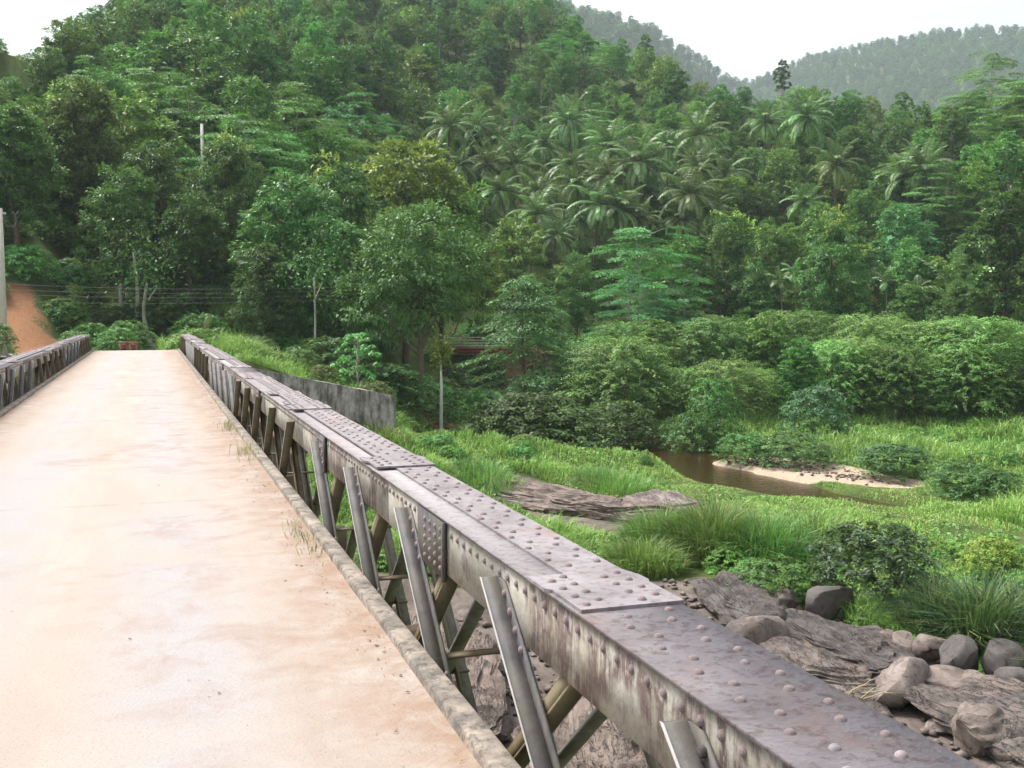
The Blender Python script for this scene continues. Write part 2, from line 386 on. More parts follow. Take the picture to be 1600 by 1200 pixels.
# ------------------------------------------------------------------ terrain
WATER_Z = -6.42
POOL = [(30.5, 74), (29.0, 67), (28.1, 59.7), (28.0, 54.8), (26.7, 49.5), (26.5, 43.4), (27.0, 39.4), (28.5, 35.5)]
POOL2 = [(12.5, 37.0), (15.2, 34.2), (17.2, 32.6)]
SAND = [(28.9, 49.2), (30.3, 46.8), (31.1, 43.0), (31.8, 40.0)]
PXA = [-900, -200, 0, 120, 250, 500, 800, 900, 1000, 1100, 1250, 1400, 1600, 1900, 2600]
SKYA = [0.13, 0.160, 0.182, 0.200, 0.29, 0.34, 0.315, 0.250, 0.212, 0.190, 0.166, 0.150, 0.148, 0.15, 0.12]
FARX = [-900, 600, 850, 1000, 1090, 1150, 1200, 1260, 1400, 1520, 1600, 1900, 2600]
FARA = [0.10, 0.22, 0.285, 0.258, 0.230, 0.205, 0.216, 0.232, 0.249, 0.256, 0.256, 0.24, 0.12]

def px_of(x, y):
    d = x * FW[0] + y * FW[1]; lat = x * RT[0] + y * RT[1]
    dd = np.maximum(d, 1.0)
    px = 800 + FPX * lat / dd
    px = np.where(d < 5, np.where(lat > 0, 2600, -900), px)
    return np.clip(px, -900, 2600), d

def terrain(x, y):
    x = np.asarray(x, float); y = np.asarray(y, float)
    px, _ = px_of(x, y); r = np.hypot(x, y)
    cs = 1 / np.sqrt(1 + ((px - 800) / FPX) ** 2)            # rises are given against depth, not slant distance
    a = np.interp(px, PXA, SKYA) * cs; af = np.interp(px, FARX, FARA) * cs
    # valley flat with soft swells
    z = -6.05 + 0.7 * fbm(x * 0.13, y * 0.13, 3) * (1 - .7 * sstep(16, 8, seg_dist(x, y, POOL)[0]))
    z = z + 2.4 * sstep(70, 92, r) * sstep(600, 800, px) + 1.2 * sstep(86, 102, r) * sstep(600, 800, px)
    # far bank: road plateau falling away to the right of the bridge
    plat = -0.50 - 0.30 * np.maximum(x - 4.0, 0) - 0.55 * np.maximum(x - 10.5, 0) * sstep(66, 52, y) - 0.10 * np.maximum(58 - y, 0) * sstep(4, 12, x)
    plat = np.maximum(plat, z)
    fore = -3.6 - 0.27 * np.maximum(47 - y, 0) - 0.12 * np.maximum(x - 9, 0) - 0.25 * np.maximum(3 - x, 0)   # grassy apron below the wing wall
    z = np.where(y < 48, np.maximum(z, fore + 0.5 * fbm(x * .4, y * .4, 3)), z)
    z = z + (plat - z) * sstep(46.9, 48.0, y)
    z = np.where((y > 48) & (x < 4), -0.50, z)
    # near bank under and behind the camera
    z = z + (-0.3 - z) * sstep(-9, -15, y) * sstep(60, 10, np.abs(x))
    # pools, sand bar
    d, t = seg_dist(x, y, POOL); w = np.interp(t, [0, 0.3, 0.5, 0.7, 1], [2.2, 2.7, 3.4, 2.5, 0.9])
    z = z - (z + 7.0) * sstep(w + 0.9, w - 0.9, d)
    d, t = seg_dist(x, y, POOL2); z = z - (z + 6.75) * sstep(1.6, 0.5, d)
    d, t = seg_dist(x, y, SAND); w = np.interp(t, [0, 0.4, 1], [1.0, 2.3, 1.5])
    z = z + (-6.22 - z + 0.25 * fbm(x * 0.8, y * 0.8, 3)) * sstep(w + 0.7, w - 0.5, d)
    # hill
    d0 = np.interp(px, [-900, 60, 130, 380, 640, 900, 1200, 2600], [59.5, 59.5, 66, 66, 92, 101, 104, 104])
    zs = np.interp(px, [-900, 380, 640, 2600], [-0.50, -0.5, -3.3, -3.2])
    sl = np.interp(px, [-900, 90, 140, 500, 900, 1250, 2600], [0.42, 0.42, 0.40, 0.47, 0.47, 0.40, 0.40])
    D = (1.65 - zs + sl * d0) / np.maximum(sl - a, 0.06)
    hill = zs + sl * (r - d0)
    rise = np.where(r > d0, hill, -99)
    crest = 1.65 + a * D
    over = crest - 0.22 * (r - D)
    h = np.where(r < D, rise, np.maximum(over, 25))
    rf = np.interp(px, [-900, 1000, 1200, 2600], [1000, 1000, 1350, 1350])
    top = 1.65 + af * rf
    hf = np.where(r < rf, top - 0.50 * (rf - r), top - 0.2 * (r - rf))
    h = np.maximum(h, np.where(r > 330, np.maximum(hf, -4), -99))
    h = h + np.where(r > 110, 5.0 * fbm(x * 0.02, y * 0.02, 3) * sstep(110, 200, r), 0)
    front = sstep(2600, 2300, px) * sstep(-900, -700, px)
    z = np.maximum(z, np.where(front > 0, h * front + (1 - front) * -6.0, -99))
    return z
def gz(x, y): return float(terrain(np.array([x]), np.array([y]))[0])

ROCKY = [[(1.5, 9), (4, 16), (9, 17), (14.4, 16), (14.0, 21.5), (13.0, 25)], [(14.6, 41.5), (15.4, 39), (16.4, 36.5), (19.5, 38.2)], [(3, 26), (6, 22)]]
def masks(x, y):
    n = fbm(x * 0.35, y * 0.35, 3)
    rock = np.maximum(sstep(np.interp(x, [8, 12], [6.0, 3.0]), np.interp(x, [8, 12], [2.5, 1.0]), seg_dist(x, y, ROCKY[0])[0] + 2 * n), sstep(2.6, 1.2, seg_dist(x, y, ROCKY[1])[0] + 1.5 * n))
    rock = np.maximum(rock, sstep(6, 3, seg_dist(x, y, ROCKY[2])[0] + 3 * n))
    rock = np.maximum(rock, sstep(2.0, 0.9, np.hypot(x - 17.0, (y - 59.0) * 0.55)))
    d, t = seg_dist(x, y, SAND); w = np.interp(t, [0, 0.4, 1], [1.0, 2.3, 1.5])
    sand = sstep(w + 0.8, w - 0.2, d)
    dirt = sstep(3.0, 1.0, np.hypot((x + 7.8) * 0.62, (y - 63.2) * 0.45) + 4.5 * fbm(x * .7, y * .7, 3)) + sstep(2.2, 0.8, np.hypot((x - 16.0) * 0.5, y - 61.5))
    dirt = dirt + sstep(2.4, 1.0, np.abs(y - 58.4)) * sstep(6, 2, np.abs(x + 1)) * 0.8
    dirt = dirt + 0.45 * sstep(52, 50, y) * sstep(48, 49, y) * sstep(5, 3, x) * sstep(-14, -10, x)
    return rock, np.clip(sand, 0, 1), np.clip(dirt, 0, 1)

def stretched(c, lo, hi, n, core, lin):
    """n coordinates, dense for +-core around c and stretching out to lo, hi"""
    u = np.linspace(-1, 1, n); s = np.sinh(u * lin) / math.sinh(lin)
    return np.where(s < 0, c + s * (c - lo), c + s * (hi - c))
gx = stretched(16, -2600, 2600, 360, 30, 6.9); gy = stretched(36, -2200, 2800, 360, 30, 6.9)
X, Y = np.meshgrid(gx, gy, indexing='ij')
Z = terrain(X, Y)
nx, ny = X.shape
idx = np.arange(nx * ny).reshape(nx, ny)
q = np.stack([idx[:-1, :-1], idx[1:, :-1], idx[1:, 1:], idx[:-1, 1:]], -1).reshape(-1, 4)
me = mesh_np('ground', np.stack([X, Y, Z], -1), q, None, M['ground'], None, True)
ra, sa_, di = masks(X.ravel(), Y.ravel())
ca = me.color_attributes.new('mask', 'FLOAT_COLOR', 'POINT')
ca.data.foreach_set('color', np.stack([ra, sa_, di, np.ones_like(ra)], -1).astype(np.float32).ravel())
tag(obj('ground', me), kind='structure')
wm = MB(); wm.add([(-60, -40, WATER_Z), (70, -40, WATER_Z), (70, 90, WATER_Z), (-60, 90, WATER_Z)], [(0, 1, 2, 3)])
tag(obj('river_water', wm.mesh('river_water', M['water'])), kind='structure')
# road beyond the bridge: a short approach that turns off to the left
rdm = bpy.data.meshes.new('road'); rdm.from_pydata([(-2.4, 48.2, -0.06), (1.3, 48.2, -0.06), (1.6, 52, -0.36), (1.2, 57, -0.42), (-3, 57.6, -0.42), (-34, 57.2, -0.42), (-34, 52.2, -0.42), (-6, 52.2, -0.40), (-3.0, 51, -0.32)], [], [(0, 1, 2, 3, 4, 5, 6, 7, 8)]); rdm.materials.append(M['asphalt'])
tag(obj('road', rdm), kind='structure')

def at(px, D):
    lat = (px - 800) / FPX * D * 1.0
    # depth along the optical axis is nearly the ground depth (pitch is small)
    return FW * D + RT * lat
def ray_z(py, D): return CAMH + D * (math.tan(PITCH) + (600 - py) / FPX)
def stand(px, py, ht, dmin=60, dmax=340):
    """ground position at which something ht tall, seen under px, reaches up to row py"""
    D = np.arange(dmin, dmax, 0.5); P = FW[None] * D[:, None] + RT[None] * ((px - 800) / FPX * D)[:, None]
    e = terrain(P[:, 0], P[:, 1]) + ht - np.array([ray_z(py, d) for d in D])
    i = np.where(e >= 0)[0]
    i = i[0] if len(i) else int(np.argmax(e))
    return P[i, 0], P[i, 1], D[i]

# ------------------------------------------------------------------ the bridge
Y0, Y1 = -14.0, 48.2
bridge = tag(empty('truss_bridge', (0, 0, 0)), 'long narrow riveted steel truss bridge with a sandy pale deck', 'bridge')
PANEL = 1.575
SPANS = [(-14.0, 1.72), (1.75, 17.45), (17.50, 33.2), (33.25, 48.2)]
XI, XO = 1.30, 1.645           # inner and outer face of the right truss
ZT, ZB = 0.68, 0.415           # top chord: top and bottom edge
MX = lambda x: -1.115 - x      # mirrors the right truss into the left one (deck middle at x = -0.5575)

def grid_sheet(x0, x1, y0, y1, dx, dy, zf):
    xs = np.linspace(x0, x1, max(2, int((x1 - x0) / dx))); ys = np.linspace(y0, y1, max(2, int((y1 - y0) / dy)))
    A, B = np.meshgrid(xs, ys, indexing='ij'); i = np.arange(A.size).reshape(A.shape)
    return np.stack([A, B, zf(A, B)], -1).reshape(-1, 3), np.stack([i[:-1, :-1], i[1:, :-1], i[1:, 1:], i[:-1, 1:]], -1).reshape(-1, 4)
# deck slab: uneven wearing surface over a slab
V, q = grid_sheet(-2.24, 1.125, Y0, Y1, 0.12, 0.18, lambda x, y: 0.014 * fbm(x * 0.8, y * 0.5, 3) + 0.03 * sstep(0.62, 1.12, x) * (0.5 + fbm(x * 2, y * 1.3, 3)) + 0.03 * sstep(-1.75, -2.22, x) * (0.5 + fbm(x * 2, y * 1.3, 3)))
dk = obj('deck', mesh_np('deck', V, q, None, M['deck'], None, True), bridge)
m = MB(); m.box(-2.30, 1.185, Y0, Y1, -0.24, -0.03); obj('deck_slab', m.mesh('deck_slab', M['soffit']), bridge)

def kerb_mesh(x0, x1):
    """cast kerb with chipped arrises"""
    m = MB(); ys = np.arange(Y0, Y1 + 0.01, 0.26); n = len(ys); inner, outer = (x0, x1)
    sgn = 1 if outer > inner else -1
    prof = []
    for k, yy in enumerate(ys):
        j = lambda a: 0.35 * a * (random.random() - 0.5)
        ch = 0.007 + (0.012 * random.random() if random.random() < 0.10 else 0.001 * random.random())
        prof.append([(inner + j(.004), yy, -0.05), (inner + j(.004), yy, 0.058 - ch), (inner + sgn * ch, yy, 0.060 + j(.003)), (outer - sgn * 0.008, yy, 0.058 + j(.003)), (outer + j(.006), yy, 0.05), (outer, yy, -0.2)])
    V = np.array(prof).reshape(-1, 3); q = []
    for k in range(n - 1):
        for i in range(5):
            a = k * 6 + i; t = (a, a + 1, a + 7, a + 6); q.append(t if sgn < 0 else t[::-1])
    m.add(V, q, [(0, 1, 2), (0, 2, 3), (0, 3, 4), (0, 4, 5)])
    return m.mesh('kerb', M['kerb'])
obj('kerb', kerb_mesh(1.10, 1.205), bridge)
obj('kerb', kerb_mesh(MX(1.10), MX(1.205)), bridge)

def ang(dirn, side, z0, z1, k, plane):
    """an angle iron leaning k in y for each unit of z. side: +1 stands the leg inwards (towards -x) from plane, -1 outwards.
    dirn: -1 lays the flat leg on its near (-y) side, +1 on its far side"""
    m = MB(); T = 0.011
    m.box(plane - 0.078 if side > 0 else plane, plane if side > 0 else plane + 0.078, -T, T * 0.6, z0, z1, k)
    a, b = (-0.085, -T) if dirn < 0 else (T * 0.6, 0.085)
    x0, x1 = (plane - T, plane) if side > 0 else (plane, plane + T)
    m.box(x0, x1, a, b, z0, z1, k)
    e0, e1 = (plane - 0.0815, plane - 0.0782) if side > 0 else (plane + 0.0782, plane + 0.0815)
    m.box(e0, e1, -T - 0.0015, T * 0.6 + 0.0015, z0, z1 + 0.001, k)   # edge worn to bare metal
    v = np.concatenate(m.v); v[:, 1] -= k * (z1 - z0)             # origin of y at the upper end
    m.v = [v]
    return m
K = 1.18
ZLOW = -1.0
def flip(m):
    v = np.concatenate(m.v); v[:, 0] = MX(v[:, 0]); m.v = [v]
    m.q = [np.concatenate(m.q)[:, ::-1]]; return m
DI = {}
for lr in (0, 1):
    f = flip if lr else (lambda m: m)
    # near half of a span leans its foot to the near end (k > 0); far half the other way
    for half, k, dn in (('near', K, -1), ('far', -K, 1)):
        DI[lr, half, 'main_in'] = f(ang(dn, +1, ZLOW, 0.60, k, XI - 0.001)).mesh('diagonal', M['steel_dark'] if half == 'near' else M['steel_brown'])
        DI[lr, half, 'main_out'] = f(ang(dn, -1, ZLOW, 0.60, k, XO + 0.001)).mesh('diagonal', M['steel_olive'])
        DI[lr, half, 'cross_in'] = f(ang(-dn, -1, ZLOW, 0.43, -k, XI + 0.014)).mesh('diagonal', M['steel_brown'])
        DI[lr, half, 'cross_out'] = f(ang(-dn, +1, ZLOW, 0.43, -k, XO - 0.014)).mesh('diagonal', M['steel_olive'])
    for key, me_ in DI.items():
        if len(key) == 3 and len(me_.materials) == 1:
            me_.materials.append(M['steel_edge'])
            me_.polygons.foreach_set('material_index', np.array([0] * 12 + [1] * 6, np.int32))
    m = MB(); m.box(XI - 0.09, XO + 0.09, -0.032, 0.032, -0.012, 0); DI[lr, 'strut'] = f(m).mesh('strut', M['steel_brown'])

RIV = []                                           # (x, y, z, axis, radius) of every rivet head
def chord(lr, s0, s1, first):
    f = (lambda x: x) if not lr else MX
    def bx(name, x0, x1, y0, y1, z0, z1, mat):
        a, b = sorted((f(x0), f(x1))); m = MB(); m.box(a, b, y0, y1, z0, z1)
        return obj(name, m.mesh(name, M[mat]), bridge)
    L = s1 - s0; mid = (s0 + s1) / 2
    # side plates in lengths, a hair of difference in depth from one to the next
    cuts = [s0 + 0.01, s0 + L * 0.19, s0 + L * 0.37, s0 + L * 0.63, s0 + L * 0.81, s1 - 0.01]
    if first: cuts = [s0 + 0.01, 3.93, 6.05, mid + 0.1, mid + 3.4, s1 - 0.01]
    for i, (a, b) in enumerate(zip(cuts[:-1], cuts[1:])):
        dz = 0.0 if i else -0.004
        bx('side_plate', XI, XI + 0.012, a + 0.003, b - 0.003, ZB + dz, ZT - 0.0125, 'steel_side' if (i % 2 == 0) else 'steel_side2')
        bx('side_plate', XO - 0.012, XO, a + 0.003, b - 0.003, ZB + dz, ZT - 0.0125, 'steel_side2')
    bx('top_plate', XI - 0.014, XO + 0.014, s0 + 0.01, s1 - 0.01, ZT - 0.012, ZT, 'steel_top')
    for a, b in ((XI + 0.0122, XI + 0.075), (XO - 0.075, XO - 0.0122)):
        bx('chord_flange', a, b, s0 + 0.02, s1 - 0.02, ZB + 0.004, ZB + 0.014, 'steel_brown')
    # cover plates step up towards the middle of the span
    ends = [(3.11 - 1.75, L - 1.36), (6.36 - 1.75, L - 4.6)]
    if first: ends.append((10.3 - 1.75, L - 6.2))
    for lvl, (ea, eb) in enumerate(ends):
        y0, y1 = s0 + ea, s0 + eb
        z0 = ZT + 0.0125 * lvl + 0.0003; z1 = z0 + 0.012; w = 0.46
        cx0 = 1.415 if lvl == 0 else (1.39 if lvl == 1 else 1.40)
        a, b = XI - 0.004, XO + 0.02
        # plan outline: full-width ends with cropped corners, narrower body
        pts = [(a, y0), (b, y0), (b, y0 + 0.26), (b + 0.012, y0 + 0.29), (b + 0.012, y0 + w - 0.1), (XO + 0.004, y0 + w), (XO + 0.004, y1 - w), (b, y1 - w + 0.1), (b, y1),
               (a, y1), (a, y1 - w + 0.1), (cx0, y1 - w), (cx0, y0 + w), (a - 0.02, y0 + w), (a - 0.02, y0 + 0.29), (a, y0 + 0.26)]
        bm = bmesh.new(); vs_ = [bm.verts.new((f(px_), py_, z0)) for px_, py_ in pts]
        if lr: vs_ = vs_[::-1]
        fc = bm.faces.new(vs_); ex = bmesh.ops.extrude_face_region(bm, geom=[fc])
        bmesh.ops.translate(bm, vec=(0, 0, z1 - z0), verts=[g for g in ex['geom'] if isinstance(g, bmesh.types.BMVert)])
        bmesh.ops.recalc_face_normals(bm, faces=bm.faces[:])
        mm = bpy.data.meshes.new('cover_plate'); bm.to_mesh(mm); bm.free(); mm.materials.append(M['steel_top'])
        obj('cover_plate', mm, bridge)
        for r in range(4):                                   # riveted end of the plate
            for c, xx in enumerate((1.335, 1.395, 1.535, 1.605)):
                for yy in (y0 + 0.05 + 0.105 * r + (0.045 if c % 2 else 0), y1 - 0.05 - 0.105 * r):
                    if yy < y0 + w - 0.02 or yy > y1 - w + 0.02: RIV.append((f(xx), yy, z1, 'z', 0.0158))
    # lines of rivets on the top
    def top_z(yy):
        n = sum(1 for ea, eb in ends if s0 + ea < yy < s0 + eb); return ZT + 0.0125 * n
    yy = s0 + 0.09; k = 0
    while yy < s1 - 0.08:
        if all(not (s0 + e[0] - 0.03 < yy < s0 + e[0] + 0.47 or s0 + e[1] - 0.47 < yy < s0 + e[1] + 0.03) for e in ends):
            cov = top_z(yy) > ZT + 0.005
            for xx in ((1.455, 1.585) if cov else (1.40, 1.56)):
                RIV.append((f(xx + (0.022 if k % 2 else -0.022)), yy + (0.03 if xx > 1.5 else 0), top_z(yy), 'z', 0.0155))
        yy += 0.108; k += 1
    yy = s0 + 0.07
    while yy < s1 - 0.05:                                     # row under the top edge of the side plate
        RIV.append((f(XI), yy, ZT - 0.062, '+x' if lr else '-x', 0.016)); yy += 0.102
    # gusset plates with a block of rivets
    gp = [s0 + 3.1, s1 - 3.1] if not first else [4.78, 8.35, 13.6]
    for g in gp:
        bx('gusset_plate', XI - 0.0105, XI - 0.0002, g - 0.02, g + 0.52, ZB - 0.03, ZT - 0.02, 'steel_dark')
        bx('stiffener', XI - 0.030, XI - 0.0112, g - 0.045, g - 0.022, ZB - 0.03, ZT - 0.014, 'steel_dark')
        for i in range(4):
            for j in range(5): RIV.append((f(XI - 0.0105), g + 0.06 + 0.1 * i, ZB + 0.015 + 0.046 * j, '+x' if lr else '-x', 0.0145))

BOLTS = []
for lr in (0, 1):
    for si, (s0, s1) in enumerate(SPANS):
        if si == 0 and lr == 1: pass
        chord(lr, s0, s1, si == 1)
        f = (lambda x: x) if not lr else MX
        m = MB(); a, b = sorted((f(XI + 0.02), f(XO - 0.02))); m.box(a, b, s0 + 0.02, s1 - 0.02, ZLOW - 0.16, ZLOW + 0.02)
        obj('bottom_chord', m.mesh('bottom_chord', M['steel_brown']), bridge)
        n = 10; mid = (s0 + s1) / 2; first = 0.64
        ys = [s0 + first + PANEL * i for i in range(10)]
        for yy in ys:
            if yy > s1 - 0.3: continue
            half = 'near' if yy < mid else 'far'
            foot = yy - K * (0.6 - ZLOW) if half == 'near' else yy + K * (0.6 - ZLOW)
            for kind, dy in (('main_in', 0), ('main_out', 0.02), ('cross_in', -0.75 if half == 'near' else 0.75), ('cross_out', -0.70 if half == 'near' else 0.70)):
                y_ = yy + dy
                if kind.startswith('cross') and not (s0 - 0.9 < y_ < s1 + 0.9): continue
                d = obj('diagonal', DI[lr, half, kind], bridge, (0, y_, 0))
                if kind == 'main_in' and lr == 0 and 0.5 < yy < 18:
                    kk = K if half == 'near' else -K; dn = -1 if half == 'near' else 1
                    for z in (0.555, 0.500, 0.445, 0.39): BOLTS.append((XI - 0.012, yy + kk * (z - 0.6) + dn * 0.046, z, d))
                    BOLTS.append((XI - 0.012, yy + kk * (-0.05 - 0.6) + dn * 0.046, -0.05, d))
            kk = K if half == 'near' else -K
            obj('strut', DI[lr, 'strut'], bridge, (0, yy + kk * (0.0 - 0.6) + 0.02, 0.0))
            obj('strut', DI[lr, 'strut'], bridge, (0, yy + kk * (-0.45 - 0.6) + 0.02, -0.45))
        # end posts between spans
        for e in (s0 + 0.1, s1 - 0.1):
            m = MB(); a, b = sorted((f(XI + 0.013), f(XO - 0.013))); m.box(a, b, e - 0.07, e + 0.07, ZLOW, ZB - 0.002)
            obj('end_post', m.mesh('end_post', M['steel_brown']), bridge)
for i in range(0, 20):                                        # cross girders carrying the slab
    yy = Y0 + 1.2 + 3.15 * i
    m = MB(); m.box(MX(XO) + 0.05, XO - 0.05, yy - 0.09, yy + 0.09, -0.62, -0.245); obj('cross_girder', m.mesh('cross_girder', M['steel_brown']), bridge)
for yy in (1.73, 17.47, 33.22):
    m = MB(); m.box(-3.4, 2.3, yy - 0.6, yy + 0.6, -7.5, ZLOW - 0.165); m.box(-3.6, 2.5, yy - 0.75, yy + 0.75, -1.55, -1.37)
    obj('pier', m.mesh('pier', M['wall']), bridge)

def rivet_mesh(axis, name='rivet', seg=9):
    m = MB(); a = np.linspace(0, 2 * np.pi, seg, endpoint=False); rings = [(1.0, 0.0), (0.86, 0.34), (0.5, 0.60)]
    V = [(r * math.cos(t), r * math.sin(t), h) for r, h in rings for t in a] + [(0, 0, 0.68)]
    q = [(i * seg + j, i * seg + (j + 1) % seg, (i + 1) * seg + (j + 1) % seg, (i + 1) * seg + j) for i in range(2) for j in range(seg)]
    t = [(2 * seg + j, 2 * seg + (j + 1) % seg, 3 * seg) for j in range(seg)]
    V = np.array(V)
    if axis == '-x': V = np.stack([-V[:, 2], V[:, 1], V[:, 0]], -1)
    if axis == '+x': V = np.stack([V[:, 2], V[:, 1], -V[:, 0]], -1)
    m.add(V, q, t); return m
RM = {a: rivet_mesh(a) for a in ('z', '-x', '+x')}
RMM = {a: RM[a].mesh('rivet', M['rivet'], True) for a in RM}
RMT = {a: RM[a].mesh('rivet', M['steel_dark'], True) for a in RM}
RIV.sort(key=lambda r: r[0] ** 2 + r[1] ** 2 + (1e6 if r[1] < 1.95 or r[0] < 0 else 0))
plates = [o for o in bridge.children if o.name.startswith(('side_plate', 'top_plate', 'cover_plate', 'gusset_plate'))]
def owner(r):
    """the plate a rivet sits on"""
    best, bd = bridge, 9e9
    for o in plates:
        bb = np.array([v[:] for v in o.bound_box]); lo, hi = bb.min(0), bb.max(0); p = np.array(r[:3])
        d = np.linalg.norm(np.maximum(np.maximum(lo - p, p - hi), 0))
        if d < bd - 1e-4: best, bd = o, d
    return best
for r in RIV[:290]:
    obj('rivet', RMM[r[3]], owner(r), r[:3], (0, 0, random.uniform(0, 3)) if r[3] == 'z' else (0, 0, 0), (r[4] * random.uniform(0.92, 1.08),) * 3)
mm = MB()
for r in RIV[290:]:
    v = RM[r[3]].v[0] * r[4] + np.array(r[:3]); mm.add(v, RM[r[3]].q[0], RM[r[3]].t[0])
tag(obj('rivets', mm.mesh('rivets', M['rivet'], True), bridge), kind='stuff')
hx = MB(); a6 = np.linspace(0, 2 * np.pi, 6, endpoint=False)
hv = [(-h, r * math.cos(t), r * math.sin(t)) for h, r in ((0, 1.0), (0.75, 1.0), (0.95, 0.82)) for t in a6] + [(-1.0, 0, 0)]
hx.add(hv, [(i * 6 + j, (i + 1) * 6 + j, (i + 1) * 6 + (j + 1) % 6, i * 6 + (j + 1) % 6) for i in range(2) for j in range(6)], [(12 + j, 18, 12 + (j + 1) % 6) for j in range(6)])
hxm = hx.mesh('bolt', M['steel_dark'])
for x, y, z, d in BOLTS:
    o = obj('bolt', hxm if y < 2.6 else RMM['-x'], d, (x, y - d.location.y, z), (random.uniform(0, 1), 0, 0), (0.017,) * 3)

# abutment wing walls
def wing(name, pts, label):
    """sloping-topped wall along a plan line; pts: (x, y, top z)"""
    m = MB(); T = 0.45; n = []
    P = np.array(pts)
    fine = np.concatenate([np.linspace(P[i], P[i + 1], 14)[:-1] for i in range(len(P) - 1)] + [P[-1:]])
    V = []
    for (x, y, z) in fine:
        V += [(x, y + random.uniform(-.012, .012), -7.6), (x, y + random.uniform(-.012, .012), z + random.uniform(-.02, .02)), (x, y + T, z + random.uniform(-.02, .02)), (x, y + T, -7.6)]
    q = [(4 * i + j, 4 * i + 4 + j, 4 * i + 5 + j, 4 * i + 1 + j) for i in range(len(fine) - 1) for j in range(3)]
    e = 4 * (len(fine) - 1); q += [(e, e + 3, e + 2, e + 1), (0, 1, 2, 3)]
    m.add(V, q); o = obj(name, m.mesh(name, M['wall']))
    return tag(o, label, 'wall', None, 'thing')
wing('wing_wall', [(2.2, 47.6, -0.45), (3.7, 47.5, -0.71), (10.5, 47.3, -2.17)], 'stained grey concrete wing wall sloping down from the bridge end')
wing('abutment', [(-3.6, 48.35, -0.26), (2.15, 48.35, -0.26)], 'concrete abutment under the far end of the bridge')

# ------------------------------------------------------------------ plant kit
def unit(v): return v / (np.linalg.norm(v, axis=-1, keepdims=True) + 1e-9)
def leaf_mesh(name, P, A, Nn, L, W, var, mat, fold=0.18):
    """one folded rhombus per leaf: P base, A axis, Nn normal, L length, W width"""
    A = unit(A); S = unit(np.cross(A, Nn)); N2 = np.cross(S, A)
    L = np.asarray(L)[:, None]; W = np.asarray(W)[:, None]
    mid = P + A * L * 0.45
    V = np.stack([P, mid + S * W * 0.5 + N2 * W * fold, P + A * L - N2 * L * 0.12, mid - S * W * 0.5 + N2 * W * fold], 1).reshape(-1, 3)
    q = np.arange(len(P) * 4).reshape(-1, 4)
    return mesh_np(name, V, q, None, mat, {'var': var})
def rdir(r, n, up=0.0):
    d = unit(r.normal(size=(n, 3))); d[:, 2] += up; return unit(d)

def crown_lobes(r, H, R, z0, nl, taper=0.55):
    """lobes (centre, radius) filling a crown of radius R between z0 and H"""
    out = []
    for i in range(nl):
        t = (i + 0.5) / nl; z = z0 + (H - z0) * (0.12 + 0.76 * t)
        env = R * (math.sin(math.pi * min(1, 0.18 + 0.82 * t ** 0.8)) ** taper) * 0.62
        a = i * 2.4 + r.uniform(-.5, .5); rr = env * r.uniform(0.35, 1.0) if i < nl - 1 else 0
        out.append((np.array([rr * math.cos(a), rr * math.sin(a), z]), R * r.uniform(0.36, 0.52)))
    return out
def broad(seed, H=12, R=4.2, z0=3.0, nl=9, clumps=300, per=34, L=0.30, asp=0.5, lean=0.0, mat='leaf', barkm='bark', flat=0.8, taper=0.55, trunk_r=0.2, droop=0.25):
    r = np.random.default_rng(seed); lobes = crown_lobes(r, H, R, z0, nl, taper)
    wts = np.array([l[1] ** 2 for l in lobes]); wts /= wts.sum()
    ci = r.choice(len(lobes), clumps, p=wts)
    d = rdir(r, clumps, 0.25); rad = r.uniform(0.55, 1.03, clumps) ** 0.6
    C = np.array([lobes[i][0] for i in ci]) + d * (np.array([lobes[i][1] for i in ci]) * rad)[:, None] * np.array([1, 1, flat])
    cv = r.uniform(0, 1, clumps)
    n = clumps * per; k = np.repeat(np.arange(clumps), per)
    rc = r.uniform(0.28, 0.6, clumps) * (R / 4.2)
    off = unit(r.normal(size=(n, 3))) * (r.uniform(0.1, 1, n) ** 0.5)[:, None] * rc[k][:, None] * np.array([1, 1, 0.6])
    P = C[k] + off
    out = unit(off + d[k] * 0.5)
    A = unit(out + np.array([0, 0, -droop]) + r.normal(size=(n, 3)) * 0.35)
    Nn = unit(np.array([0, 0, 1.0]) + d[k] * 0.55 + r.normal(size=(n, 3)) * 0.4)
    s = r.uniform(0.7, 1.25, n)
    var = np.clip(0.30 + 0.38 * cv[k] + 0.36 * (r.random(n) - 0.35), 0, 1)
    cm = leaf_mesh('crown', P, A, Nn, L * s, L * asp * s, var, M[mat])
    m = MB(); top = lobes[-1][0]
    zz = np.linspace(0, 1, 8); sway = np.cumsum(r.normal(size=(8, 2)) * 0.10, 0) * (H / 12); sway[0] = 0
    tp = np.stack([sway[:, 0] + lean * zz * H, sway[:, 1], zz * (H * 0.86)], -1)
    m.tube(tp, trunk_r * np.linspace(1.15, 0.12, 8), 8)
    for c, rad_ in lobes:
        f = np.clip(c[2] / H * 0.62, 0.12, 0.78); b = np.array([np.interp(f, zz, tp[:, i]) for i in range(3)])
        mid = (b + c) / 2 + np.array([0, 0, -0.12 * np.linalg.norm(c - b)])
        m.tube([b, mid, c], trunk_r * np.array([0.42, 0.26, 0.08]) * (1 - 0.4 * f), 5)
    return m.mesh('trunk', M[barkm], True), cm, H

